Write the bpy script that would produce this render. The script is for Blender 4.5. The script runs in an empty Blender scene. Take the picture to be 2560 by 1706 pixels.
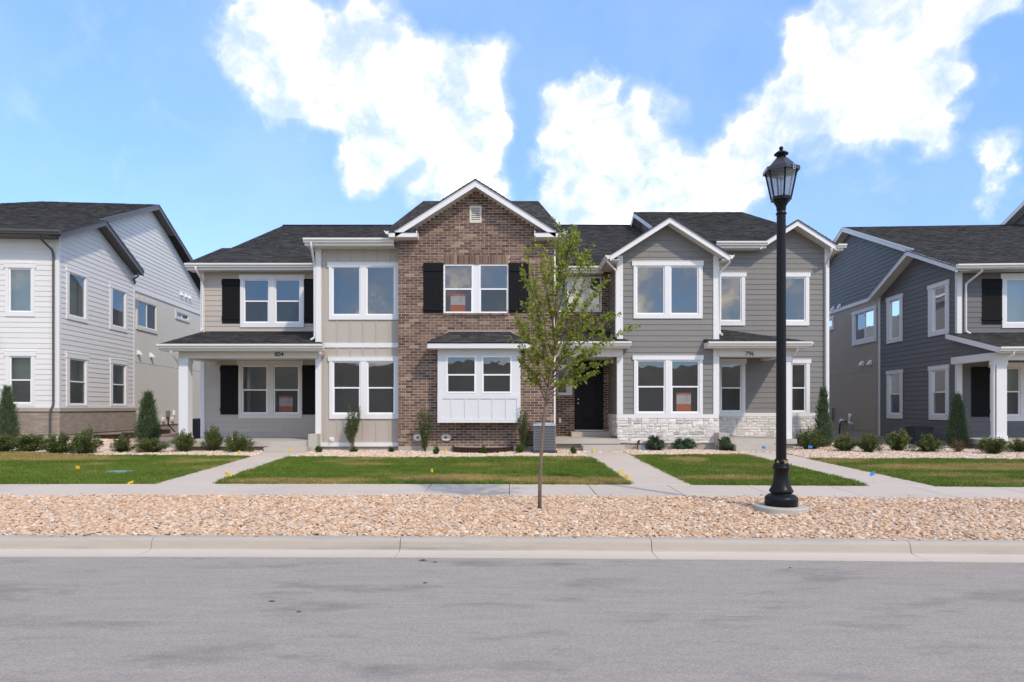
import bpy, math, random
from mathutils import Vector, Matrix, Euler, noise as mnoise
random.seed(7)
RND = random.random
def U(a, b): return random.uniform(a, b)
rad = math.radians
SC = bpy.context.scene
COL = SC.collection

# ------------------------------------------------------------------ camera, sky, sun, exposure
F, CAMZ, CU, CV = 1680.0, 1.74, 1280.0, 1019.0     # focal length in px of the 2560 px photograph, eye height, vanishing point
cam_d = bpy.data.cameras.new('camera'); cam = bpy.data.objects.new('camera', cam_d); COL.objects.link(cam)
cam.location = (0, 0, CAMZ); cam.rotation_euler = (rad(90), 0, 0)
cam_d.sensor_width = 36; cam_d.lens = F/2560*36
cam_d.shift_x = 0; cam_d.shift_y = (CV-853)/2560
cam_d.clip_start = .1; cam_d.clip_end = 3000
SC.camera = cam
SUN_AZ, SUN_EL = 36.0, 44.0                         # the sun stands behind the camera, to its right
world = bpy.data.worlds.new('World'); SC.world = world; world.use_nodes = True
SUN_STRENGTH, SKY_STRENGTH, EXPOSURE = 1.4, 0.15, 1.0
sd = bpy.data.lights.new('sun', 'SUN'); sd.energy = SUN_STRENGTH; sd.angle = rad(2.0); sd.color = (1, .86, .68)
sun = bpy.data.objects.new('sun', sd); COL.objects.link(sun)
sdir = Vector((math.sin(rad(SUN_AZ))*math.cos(rad(SUN_EL)), -math.cos(rad(SUN_AZ))*math.cos(rad(SUN_EL)), math.sin(rad(SUN_EL))))
sun.rotation_euler = sdir.to_track_quat('Z', 'Y').to_euler(); sun.location = (10, -20, 30)
SC.view_settings.view_transform = 'Standard'; SC.view_settings.look = 'None'
SC.view_settings.exposure = EXPOSURE; SC.view_settings.gamma = 1; SC.view_settings.use_curve_mapping = False
SC.render.engine = 'CYCLES'
SC.cycles.use_denoising = True
SC.cycles.max_bounces = 8; SC.cycles.transparent_max_bounces = 12
SC.cycles.sample_clamp_indirect = 6

def build_world():
    nt = world.node_tree; nt.nodes.clear(); N = nt.nodes; L = nt.links
    out = N.new('ShaderNodeOutputWorld'); bg = N.new('ShaderNodeBackground'); L.new(bg.outputs[0], out.inputs[0])
    bg.inputs[1].default_value = SKY_STRENGTH
    sky = N.new('ShaderNodeTexSky'); sky.sky_type = 'NISHITA'; sky.sun_disc = False
    sky.sun_elevation = rad(SUN_EL); sky.sun_rotation = rad(180-SUN_AZ)
    sky.air_density = .75; sky.dust_density = .05; sky.ozone_density = 2.2; sky.altitude = 1400
    tc = N.new('ShaderNodeTexCoord'); d = tc.outputs['Generated']
    def math_(op, a, b=None, c=None):
        n = N.new('ShaderNodeMath'); n.operation = op
        for i, x in enumerate((a, b, c)):
            if x is None: continue
            if isinstance(x, (int, float)): n.inputs[i].default_value = x
            else: L.new(x, n.inputs[i])
        return n.outputs[0]
    # large cumulus banks: soft centres of cloud cover in the sky, broken up by noise
    banks = [(640,100,90),(650,200,80),(740,60,120),(800,150,130),(760,230,90),(900,60,110),(940,170,120),(880,250,100),(1040,200,110),(1130,200,100),(1200,250,90),(1230,310,60),(1170,330,80),(1140,420,80),(950,380,90),(900,430,70),(1010,300,80),(1190,480,60),
             (1440,300,80),(1450,380,110),(1540,350,110),(1600,420,130),(1480,480,130),(1700,470,110),(1600,530,120),(1400,540,80),(1780,500,90),(1370,440,60),(1500,220,40),
             (1860,380,80),(1900,260,80),(1960,330,110),(2010,220,110),(2110,120,120),(2120,250,120),(2220,200,110),(2230,310,80),(2330,350,50),(2200,60,110),(2320,120,100),(1840,440,70),(2060,40,80),(2420,20,90),(2520,10,60),(1960,120,60),(2370,200,60),
             (2495,370,50),(2500,430,55),(2490,490,50),(2478,540,36),(2540,440,40),(1450,570,90),(1620,600,90),(1780,580,70),(1220,540,50),(1080,500,60)]
    tot = None
    def noise_(scale, detail, rough, vec, dist=0.0):
        n = N.new('ShaderNodeTexNoise'); n.inputs['Scale'].default_value = scale; n.inputs['Detail'].default_value = detail; n.inputs['Roughness'].default_value = rough; n.inputs['Distortion'].default_value = dist
        L.new(vec, n.inputs['Vector']); return n
    def range_(x, a, b, lo, hi):
        m_ = N.new('ShaderNodeMapRange'); m_.interpolation_type = 'SMOOTHSTEP'; L.new(x, m_.inputs[0])
        for i, q in enumerate((a, b, lo, hi)): m_.inputs[i+1].default_value = q
        return m_.outputs[0]
    # warp the direction so that the banks get billowing outlines
    n0 = noise_(10, 8, .54, d)
    sub = N.new('ShaderNodeVectorMath'); sub.operation = 'SUBTRACT'; L.new(n0.outputs['Color'], sub.inputs[0]); sub.inputs[1].default_value = (.5, .5, .5)
    mad = N.new('ShaderNodeVectorMath'); mad.operation = 'MULTIPLY_ADD'; L.new(sub.outputs[0], mad.inputs[0]); mad.inputs[1].default_value = (.15, .15, .15); L.new(d, mad.inputs[2])
    dw = mad.outputs[0]
    for (u, v, r) in banks:
        c = Vector(((u-CU)/F, 1, (CV-v)/F)); k = c.length; c.normalize()
        dist = N.new('ShaderNodeVectorMath'); dist.operation = 'DISTANCE'; L.new(dw, dist.inputs[0]); dist.inputs[1].default_value = c
        o_ = range_(dist.outputs['Value'], 0, r*1.65/F/k, .64, 0)
        tot = o_ if tot is None else math_('ADD', tot, o_)
    wide = tot
    tot = math_('MINIMUM', tot, .54)
    n1 = noise_(13, 12, .60, d, .35); n4 = noise_(34, 8, .6, d, .4)
    # fair-weather clouds go on round the rest of the sky
    n2 = noise_(4.0, 12, .66, d)
    sep = N.new('ShaderNodeSeparateXYZ'); L.new(d, sep.inputs[0])
    behind = range_(sep.outputs['Y'], .55, .15, 0, 1)
    gen = range_(n2.outputs['Fac'], .34, .60, -.10, .66)
    tot = math_('ADD', tot, math_('MULTIPLY', gen, behind))
    field = math_('ADD', tot, math_('ADD', math_('MULTIPLY', math_('SUBTRACT', n1.outputs['Fac'], .5), .95), math_('MULTIPLY', math_('SUBTRACT', n4.outputs['Fac'], .5), .30)))
    class _D: pass
    dens = _D(); dens.outputs = [range_(field, -.06, .98, 0, 1)]
    # thin veil of high haze
    n3 = noise_(2.4, 5, .6, d)
    hz = _D(); hz.outputs = [range_(n3.outputs['Fac'], .35, .75, 0.0, .16)]
    veil = range_(math_('ADD', wide, math_('MULTIPLY', math_('SUBTRACT', n1.outputs['Fac'], .5), .9)), -.06, .55, 0, .42)      # thin cloud round the banks
    dd = math_('MAXIMUM', math_('MAXIMUM', dens.outputs[0], veil), hz.outputs[0])
    tint = N.new('ShaderNodeMix'); tint.data_type = 'RGBA'; tint.blend_type = 'MULTIPLY'; tint.inputs['Factor'].default_value = 1
    L.new(sky.outputs[0], tint.inputs['A']); tint.inputs['B'].default_value = (1.30, 1.42, 1.50, 1)
    mix = N.new('ShaderNodeMix'); mix.data_type = 'RGBA'; L.new(dd, mix.inputs['Factor'])
    low = N.new('ShaderNodeMapRange'); L.new(sep.outputs['Z'], low.inputs[0])      # clear mountain air: the sky pales little towards the skyline
    for i, q_ in enumerate((.05, .52, .40, 1.07)): low.inputs[i+1].default_value = q_
    ev = N.new('ShaderNodeVectorMath'); ev.operation = 'SCALE'; L.new(tint.outputs['Result'], ev.inputs[0]); L.new(low.outputs[0], ev.inputs['Scale']); L.new(ev.outputs[0], mix.inputs['A'])
    cl = N.new('ShaderNodeMix'); cl.data_type = 'RGBA'; L.new(math_('POWER', dens.outputs[0], 4.0), cl.inputs['Factor'])
    cl.inputs['A'].default_value = (3.6, 3.75, 3.95, 1); cl.inputs['B'].default_value = (13.2, 10.9, 8.3, 1)
    L.new(cl.outputs['Result'], mix.inputs['B'])
    L.new(mix.outputs['Result'], bg.inputs[0])
build_world()

# ------------------------------------------------------------------ materials
MATS = {}
def new_mat(name):
    m = bpy.data.materials.new(name); m.use_nodes = True
    nt = m.node_tree; b = nt.nodes['Principled BSDF']; return m, nt, b
def pmat(name, col, rough=.6, var=.06, vscale=3.0, stretch=(1,1,1), bump=0.0, bscale=60, metal=0.0, spec=.5, objvar=0.0, ramp=None, coat=0.0, dirt=None, fine=0.0, fscale=150):
    """procedural surface: base colour (or a ramp over the piece's own 'tint'), mottled by noise, with fine relief"""
    m, nt, b = new_mat(name); N = nt.nodes; L = nt.links
    geo = N.new('ShaderNodeNewGeometry')
    mp = N.new('ShaderNodeMapping'); mp.inputs['Scale'].default_value = stretch; L.new(geo.outputs['Position'], mp.inputs['Vector'])
    nz = N.new('ShaderNodeTexNoise'); nz.inputs['Scale'].default_value = vscale; nz.inputs['Detail'].default_value = 6; nz.inputs['Roughness'].default_value = .6
    L.new(mp.outputs[0], nz.inputs['Vector'])
    if ramp:
        at = N.new('ShaderNodeAttribute'); at.attribute_name = 'tint'
        cr = N.new('ShaderNodeValToRGB'); L.new(at.outputs['Fac'], cr.inputs[0])
        el = cr.color_ramp.elements
        while len(el) < len(ramp): el.new(.5)
        for e, (p, c) in zip(el, ramp): e.position = p; e.color = (*c, 1)
        base = cr.outputs[0]
    else:
        rgb = N.new('ShaderNodeRGB'); rgb.outputs[0].default_value = (*col, 1); base = rgb.outputs[0]
    def mathn(op, a, b_):
        n = N.new('ShaderNodeMath'); n.operation = op
        for i, x in enumerate((a, b_)):
            if isinstance(x, (int, float)): n.inputs[i].default_value = x
            else: L.new(x, n.inputs[i])
        return n.outputs[0]
    fac = mathn('ADD', mathn('MULTIPLY', mathn('SUBTRACT', nz.outputs['Fac'], .5), 2*var*2), 1.0)
    if fine:
        nf = N.new('ShaderNodeTexNoise'); nf.inputs['Scale'].default_value = fscale; nf.inputs['Detail'].default_value = 2; L.new(geo.outputs['Position'], nf.inputs['Vector'])
        fac = mathn('MULTIPLY', fac, mathn('ADD', mathn('MULTIPLY', mathn('SUBTRACT', nf.outputs['Fac'], .5), 4*fine), 1.0))
    if objvar:
        oi = N.new('ShaderNodeObjectInfo')
        fac = mathn('MULTIPLY', fac, mathn('ADD', mathn('MULTIPLY', mathn('SUBTRACT', oi.outputs['Random'], .5), 2*objvar), 1.0))
    sc = N.new('ShaderNodeVectorMath'); sc.operation = 'SCALE'; L.new(base, sc.inputs[0]); L.new(fac, sc.inputs['Scale'])
    colr = sc.outputs[0]
    if dirt:
        dcol, dscale, lo, hi, dst = dirt
        mp2 = N.new('ShaderNodeMapping'); mp2.inputs['Scale'].default_value = dst; L.new(geo.outputs['Position'], mp2.inputs['Vector'])
        n2 = N.new('ShaderNodeTexNoise'); n2.inputs['Scale'].default_value = dscale; n2.inputs['Detail'].default_value = 8; n2.inputs['Roughness'].default_value = .65; L.new(mp2.outputs[0], n2.inputs['Vector'])
        mr = N.new('ShaderNodeMapRange'); L.new(n2.outputs['Fac'], mr.inputs[0]); mr.inputs[1].default_value = lo; mr.inputs[2].default_value = hi; mr.inputs[3].default_value = 0; mr.inputs[4].default_value = .8
        mx = N.new('ShaderNodeMix'); mx.data_type = 'RGBA'; L.new(mr.outputs[0], mx.inputs['Factor']); L.new(colr, mx.inputs['A']); mx.inputs['B'].default_value = (*dcol, 1)
        colr = mx.outputs['Result']
    L.new(colr, b.inputs['Base Color'])
    b.inputs['Roughness'].default_value = rough; b.inputs['Metallic'].default_value = metal; b.inputs['Specular IOR Level'].default_value = spec
    b.inputs['Coat Weight'].default_value = coat
    if bump:
        nb = N.new('ShaderNodeTexNoise'); nb.inputs['Scale'].default_value = bscale; nb.inputs['Detail'].default_value = 5; L.new(mp.outputs[0], nb.inputs['Vector'])
        bp = N.new('ShaderNodeBump'); bp.inputs['Strength'].default_value = bump; bp.inputs['Distance'].default_value = .02
        L.new(nb.outputs['Fac'], bp.inputs['Height']); L.new(bp.outputs[0], b.inputs['Normal'])
    MATS[name] = m
    return m
WOODX = (1, 1, 14)
pmat('siding_beige', (.45, .40, .34), .65, .03, 2, WOODX, .15, 30, objvar=.03)
pmat('siding_gray', (.205, .195, .18), .65, .06, 2, WOODX, .15, 30, objvar=.05)
pmat('siding_white', (.70, .685, .655), .6, .02, 2, WOODX, .12, 30, objvar=.02)
pmat('siding_charcoal', (.135, .130, .130), .6, .05, 2, WOODX, .15, 30, objvar=.05)
pmat('batten_beige', (.445, .395, .335), .65, .02, 1.5)
pmat('panel_white', (.69, .69, .69), .55, .015, 1.5)
pmat('trim_white', (.73, .725, .71), .5, .015, 4)
pmat('trim_beam', (.66, .62, .55), .55, .02, 3)
pmat('gutter_white', (.72, .70, .655), .35, .015, 4)
pmat('gutter_gray', (.085, .085, .085), .4, .04, 4)
pmat('soffit_gray', (.10, .095, .09), .6, .04, 4)
pmat('soffit_white', (.68, .66, .62), .55, .02, 4)
pmat('stucco_light', (.66, .64, .575), .9, .03, 1.2, bump=.35, bscale=90, fine=.05, fscale=120)
pmat('stucco_brown', (.42, .36, .295), .9, .05, 1.2, bump=.35, bscale=90, fine=.06, fscale=120)
pmat('shutter_black', (.009, .009, .010), .65, .08, 6, spec=.15)
pmat('door_black', (.007, .007, .007), .5, .05, 6, spec=.2)
pmat('mortar', (.60, .48, .375), .9, .06, 8, bump=.2, fine=.06)
pmat('brick', None, .85, .10, 14, bump=.35, bscale=70, fine=.10, fscale=90, objvar=.10,
     ramp=[(0, (.085, .052, .040)), (.35, (.135, .082, .060)), (.6, (.185, .115, .083)), (.8, (.245, .16, .112)), (1, (.35, .25, .17))])
pmat('brick_pale', None, .85, .06, 10, bump=.3, bscale=70, fine=.06, fscale=90, ramp=[(0, (.30, .25, .20)), (.5, (.34, .285, .235)), (1, (.38, .325, .27))])
pmat('stone_veneer', None, .85, .12, 7, bump=.6, bscale=22, fine=.05, fscale=60,
     ramp=[(0, (.46, .44, .41)), (.3, (.58, .555, .51)), (.6, (.68, .645, .59)), (1, (.75, .71, .64))], dirt=((.45, .37, .28), 3, .58, .8, (1, 1, 1)))
pmat('stone_mortar', (.50, .43, .34), .95, .06, 6)
pmat('cast_stone', (.40, .35, .29), .85, .06, 6, bump=.2, bscale=60)
SH = [(0, (.030, .0295, .029)), (.4, (.046, .044, .041)), (.7, (.066, .060, .053)), (.9, (.070, .071, .076)), (1, (.12, .10, .07))]
pmat('shingle', None, .92, .16, 9, bump=.5, bscale=160, fine=.22, fscale=140, ramp=SH, spec=.25)
pmat('flashing', (.03, .03, .033), .5, .05, 5)
pmat('flashing_tan', (.40, .36, .30), .5, .03, 5)
pmat('concrete', (.46, .42, .36), .85, .05, 1.6, bump=.12, bscale=120, fine=.05, fscale=180, dirt=((.36, .34, .31), 1.4, .52, .78, (1, 1, 1)))
pmat('foundation', (.42, .375, .315), .9, .06, 2, bump=.15, bscale=60, fine=.04)
pmat('sidewalk_concrete', (.53, .455, .375), .85, .035, 1.1, bump=.1, bscale=140, fine=.05, fscale=160, objvar=.035, dirt=((.40, .37, .34), .8, .54, .8, (1, 2, 1)))
pmat('kerb_concrete', (.42, .37, .305), .85, .06, 1.2, (1, 3, 3), .12, 90, fine=.05, fscale=140, dirt=((.20, .195, .19), 1.3, .52, .78, (.45, 3, 7)))
pmat('pan_concrete', (.55, .475, .385), .85, .05, 1.0, (1, 3, 1), .1, 90, fine=.04, fscale=140, objvar=.02)
pmat('asphalt', (.345, .308, .268), .95, .085, 6.0, (.28, 1.3, 1), .5, 130, fine=.20, fscale=60, dirt=((.15, .143, .136), 2.1, .53, .76, (.36, 1.0, 1)), spec=.15)
pmat('interior_wall', (.72, .70, .64), .9, .02, 2)
pmat('interior_floor', (.20, .17, .14), .7, .05, 2)
pmat('vinyl_white', (.83, .83, .83), .35, .01, 3)
pmat('almond_plastic', (.62, .58, .50), .5, .02, 5)
pmat('soil', (.30, .22, .155), .95, .14, 3, bump=.5, bscale=30, fine=.15, fscale=40)
pmat('hill_soil', (.26, .21, .16), .95, .3, .12, bump=.3, bscale=3, dirt=((.14, .135, .085), .4, .45, .65, (1, 1, 1)))
pmat('brown_metal', (.055, .028, .024), .45, .06, 8)
pmat('ac_gray', (.20, .205, .215), .45, .05, 5, metal=.3)
pmat('ac_top', (.46, .48, .50), .4, .04, 5, metal=.3)
pmat('ac_dark', (.045, .047, .05), .6, .05, 5)
pmat('lamp_black', (.0075, .0075, .0085), .36, .06, 5, spec=.22, dirt=((.03, .028, .027), 6, .68, .9, (3, 3, .6)))
pmat('lamp_roof', (.055, .056, .06), .35, .04, 8, metal=.4)
pmat('gold_letter', (.45, .36, .16), .4, .02, 5)
pmat('steel', (.55, .55, .54), .3, .03, 5, metal=.9)
pmat('number_black', (.008, .008, .009), .4, .02, 5)
pmat('sign_orange', (.72, .20, .085), .45, .02, 5)
pmat('sign_pale', (.72, .72, .70), .45, .02, 5)
pmat('flag_yellow', (.78, .50, .015), .5, .03, 9)
pmat('flag_blue', (.03, .22, .62), .5, .03, 9)
pmat('flag_red', (.62, .10, .03), .5, .03, 9)
pmat('lid_green', (.16, .33, .30), .6, .05, 9)
pmat('pipe_black', (.012, .012, .012), .5, .03, 5)
pmat('bark', (.17, .125, .09), .9, .2, 30, (1, 1, .3), .6, 40)
pmat('twig', (.14, .10, .07), .9, .15, 30)
pmat('leaf_litter', (.10, .095, .05), .8, .1, 20)

def leafmat(name, c0, c1, trans=.35, rough=.5):
    m, nt, b = new_mat(name); N = nt.nodes; L = nt.links
    at = N.new('ShaderNodeAttribute'); at.attribute_name = 'tint'
    cr = N.new('ShaderNodeValToRGB'); L.new(at.outputs['Fac'], cr.inputs[0])
    cr.color_ramp.elements[0].color = (*c0, 1); cr.color_ramp.elements[1].color = (*c1, 1)
    L.new(cr.outputs[0], b.inputs['Base Color']); b.inputs['Roughness'].default_value = rough; b.inputs['Specular IOR Level'].default_value = .35
    tr = N.new('ShaderNodeBsdfTranslucent'); L.new(cr.outputs[0], tr.inputs['Color'])
    mx = N.new('ShaderNodeMixShader'); mx.inputs[0].default_value = trans
    L.new(b.outputs[0], mx.inputs[1]); L.new(tr.outputs[0], mx.inputs[2])
    L.new(mx.outputs[0], nt.nodes['Material Output'].inputs['Surface']); MATS[name] = m; return m
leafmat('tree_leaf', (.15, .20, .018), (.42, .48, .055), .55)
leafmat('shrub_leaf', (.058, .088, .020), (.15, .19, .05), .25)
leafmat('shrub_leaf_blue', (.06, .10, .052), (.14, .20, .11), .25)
leafmat('juniper_leaf', (.050, .085, .036), (.15, .205, .10), .15)
leafmat('boxwood_leaf', (.05, .10, .012), (.11, .20, .03), .25)
leafmat('vine_leaf', (.05, .075, .02), (.12, .16, .05), .25)
leafmat('dry_leaf', (.11, .075, .035), (.20, .13, .06), .2)
leafmat('flower_yellow', (.60, .42, .02), (.75, .60, .05), .3)

def grassmat():
    m, nt, b = new_mat('grass'); N = nt.nodes; L = nt.links
    geo = N.new('ShaderNodeNewGeometry')
    def nz(scale, st, det=5):
        mp = N.new('ShaderNodeMapping'); mp.inputs['Scale'].default_value = st; L.new(geo.outputs['Position'], mp.inputs['Vector'])
        n = N.new('ShaderNodeTexNoise'); n.inputs['Scale'].default_value = scale; n.inputs['Detail'].default_value = det; L.new(mp.outputs[0], n.inputs['Vector']); return n.outputs['Fac']
    def mr(x, a, b_, lo=0, hi=1):
        r = N.new('ShaderNodeMapRange'); r.interpolation_type = 'SMOOTHSTEP'; L.new(x, r.inputs[0]); r.inputs[1].default_value = a; r.inputs[2].default_value = b_; r.inputs[3].default_value = lo; r.inputs[4].default_value = hi; return r.outputs[0]
    def mth(op, a, b_):
        n = N.new('ShaderNodeMath'); n.operation = op
        for i, x in enumerate((a, b_)):
            if isinstance(x, (int, float)): n.inputs[i].default_value = x
            else: L.new(x, n.inputs[i])
        return n.outputs[0]
    dry = mr(nz(.75, (.55, 1.0, 1)), .53, .72)
    # known dead patches in the turf: (x, y, rx, ry)
    sep = N.new('ShaderNodeSeparateXYZ'); L.new(geo.outputs['Position'], sep.inputs[0])
    wob = mth('MULTIPLY', mth('SUBTRACT', nz(2.2, (1, 1, 1)), .5), 1.5)
    for (px, py, rx, ry) in ((-4.2, 13.5, 1.5, .35), (-1.2, 13.9, 1.25, .6), (.6, 13.65, 1.0, .45), (1.6, 13.5, .9, .45), (-12.9, 17.9, 2.6, .8), (11.5, 15.8, 3.6, .75), (13.0, 13.2, 4.0, .35), (4.6, 17.6, .6, .6), (4.4, 13.9, 1.0, .4), (7.2, 18.3, .8, .5), (-6.9, 17.6, .6, .5), (10.5, 18.2, 2.0, .3)):
        dx = mth('POWER', mth('DIVIDE', mth('ABSOLUTE', mth('SUBTRACT', sep.outputs['X'], px), 0), rx), 2)
        dy = mth('POWER', mth('DIVIDE', mth('ABSOLUTE', mth('SUBTRACT', sep.outputs['Y'], py), 0), ry), 2)
        d2 = mth('ADD', mth('ADD', dx, dy), wob)
        dry = mth('MAXIMUM', dry, mr(d2, 1.5, .4))
    dry = mth('MULTIPLY', dry, .93)
    oi = N.new('ShaderNodeObjectInfo')
    rn = mth('ADD', mth('ADD', mth('MULTIPLY', oi.outputs['Random'], .5), mth('MULTIPLY', nz(9, (1, 1, 1), 3), .4)), mth('MULTIPLY', mth('SUBTRACT', nz(1.3, (.7, 1.6, 1), 4), .42), 1.2))
    g = N.new('ShaderNodeMix'); g.data_type = 'RGBA'; L.new(rn, g.inputs['Factor']); g.inputs['A'].default_value = (.080, .142, .016, 1); g.inputs['B'].default_value = (.20, .275, .040, 1)
    st = N.new('ShaderNodeMix'); st.data_type = 'RGBA'; L.new(rn, st.inputs['Factor']); st.inputs['A'].default_value = (.30, .22, .07, 1); st.inputs['B'].default_value = (.52, .40, .16, 1)
    mx = N.new('ShaderNodeMix'); mx.data_type = 'RGBA'; L.new(dry, mx.inputs['Factor']); L.new(g.outputs['Result'], mx.inputs['A']); L.new(st.outputs['Result'], mx.inputs['B'])
    L.new(mx.outputs['Result'], b.inputs['Base Color']); b.inputs['Roughness'].default_value = .6; b.inputs['Specular IOR Level'].default_value = .25
    tr = N.new('ShaderNodeBsdfTranslucent'); L.new(mx.outputs['Result'], tr.inputs['Color'])
    ms = N.new('ShaderNodeMixShader'); ms.inputs[0].default_value = .25; L.new(b.outputs[0], ms.inputs[1]); L.new(tr.outputs[0], ms.inputs[2])
    L.new(ms.outputs[0], nt.nodes['Material Output'].inputs['Surface']); MATS['grass'] = m
grassmat()

def pebblemat(name, ramp, warm):
    m, nt, b = new_mat(name); N = nt.nodes; L = nt.links
    oi = N.new('ShaderNodeObjectInfo'); cr = N.new('ShaderNodeValToRGB'); L.new(oi.outputs['Random'], cr.inputs[0])
    el = cr.color_ramp.elements
    while len(el) < len(ramp): el.new(.5)
    for e, (p, c) in zip(el, ramp): e.position = p; e.color = (*c, 1)
    geo = N.new('ShaderNodeNewGeometry'); n = N.new('ShaderNodeTexNoise'); n.inputs['Scale'].default_value = 26; n.inputs['Detail'].default_value = 5; L.new(geo.outputs['Position'], n.inputs['Vector'])
    mx = N.new('ShaderNodeMix'); mx.data_type = 'RGBA'; mr = N.new('ShaderNodeMapRange'); L.new(n.outputs['Fac'], mr.inputs[0]); mr.inputs[1].default_value = .4; mr.inputs[2].default_value = .75; mr.inputs[4].default_value = .45
    L.new(mr.outputs[0], mx.inputs['Factor']); L.new(cr.outputs[0], mx.inputs['A']); mx.inputs['B'].default_value = (*warm, 1)
    L.new(mx.outputs['Result'], b.inputs['Base Color']); b.inputs['Roughness'].default_value = .75; b.inputs['Specular IOR Level'].default_value = .3
    MATS[name] = m
pebblemat('pebble_tan', [(0, (.44, .29, .17)), (.25, (.54, .36, .23)), (.5, (.62, .435, .295)), (.72, (.68, .52, .375)), (.86, (.54, .465, .38)), (.93, (.36, .315, .28)), (.96, (.74, .635, .50))], (.56, .355, .20))
pebblemat('pebble_pink', [(0, (.50, .36, .26)), (.3, (.58, .44, .325)), (.6, (.67, .54, .42)), (.85, (.73, .63, .52)), (.97, (.42, .35, .29))], (.56, .39, .27))

def glassmat():
    m, nt, b = new_mat('window_glass'); N = nt.nodes; L = nt.links; N.remove(b)
    tr = N.new('ShaderNodeBsdfTransparent'); tr.inputs[0].default_value = (.62, .70, .66, 1)
    gl = N.new('ShaderNodeBsdfGlossy'); gl.inputs['Color'].default_value = (.92, .94, .96, 1); gl.inputs['Roughness'].default_value = .006
    fr = N.new('ShaderNodeFresnel'); fr.inputs[0].default_value = 1.6
    mr = N.new('ShaderNodeMapRange'); L.new(fr.outputs[0], mr.inputs[0]); mr.inputs[1].default_value = 0; mr.inputs[2].default_value = 1; mr.inputs[3].default_value = .13; mr.inputs[4].default_value = .85
    # very slightly wavy panes
    geo = N.new('ShaderNodeNewGeometry'); n = N.new('ShaderNodeTexNoise'); n.inputs['Scale'].default_value = 1.4; n.inputs['Detail'].default_value = 2; L.new(geo.outputs['Position'], n.inputs['Vector'])
    bp = N.new('ShaderNodeBump'); bp.inputs['Strength'].default_value = .05; bp.inputs['Distance'].default_value = .05; L.new(n.outputs['Fac'], bp.inputs['Height']); L.new(bp.outputs[0], gl.inputs['Normal'])
    mx = N.new('ShaderNodeMixShader'); L.new(mr.outputs[0], mx.inputs[0]); L.new(tr.outputs[0], mx.inputs[1]); L.new(gl.outputs[0], mx.inputs[2])
    L.new(mx.outputs[0], N['Material Output'].inputs['Surface']); MATS['window_glass'] = m
    m, nt, b = new_mat('insect_screen'); N = nt.nodes; L = nt.links
    b.inputs['Base Color'].default_value = (.045, .045, .045, 1); b.inputs['Roughness'].default_value = .8
    tr = N.new('ShaderNodeBsdfTransparent'); mx = N.new('ShaderNodeMixShader'); mx.inputs[0].default_value = .42
    L.new(tr.outputs[0], mx.inputs[1]); L.new(b.outputs[0], mx.inputs[2]); L.new(mx.outputs[0], N['Material Output'].inputs['Surface']); MATS['insect_screen'] = m
    m, nt, b = new_mat('lamp_glass'); N = nt.nodes; L = nt.links; N.remove(b)
    tr = N.new('ShaderNodeBsdfTransparent'); tr.inputs[0].default_value = (.80, .82, .84, 1)
    df = N.new('ShaderNodeBsdfTranslucent'); df.inputs[0].default_value = (.8, .8, .8, 1)
    gl = N.new('ShaderNodeBsdfGlossy'); gl.inputs['Roughness'].default_value = .08
    m1 = N.new('ShaderNodeMixShader'); m1.inputs[0].default_value = .35; L.new(tr.outputs[0], m1.inputs[1]); L.new(df.outputs[0], m1.inputs[2])
    m2 = N.new('ShaderNodeMixShader'); m2.inputs[0].default_value = .08; L.new(m1.outputs[0], m2.inputs[1]); L.new(gl.outputs[0], m2.inputs[2])
    L.new(m2.outputs[0], N['Material Output'].inputs['Surface']); MATS['lamp_glass'] = m
glassmat()

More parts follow.
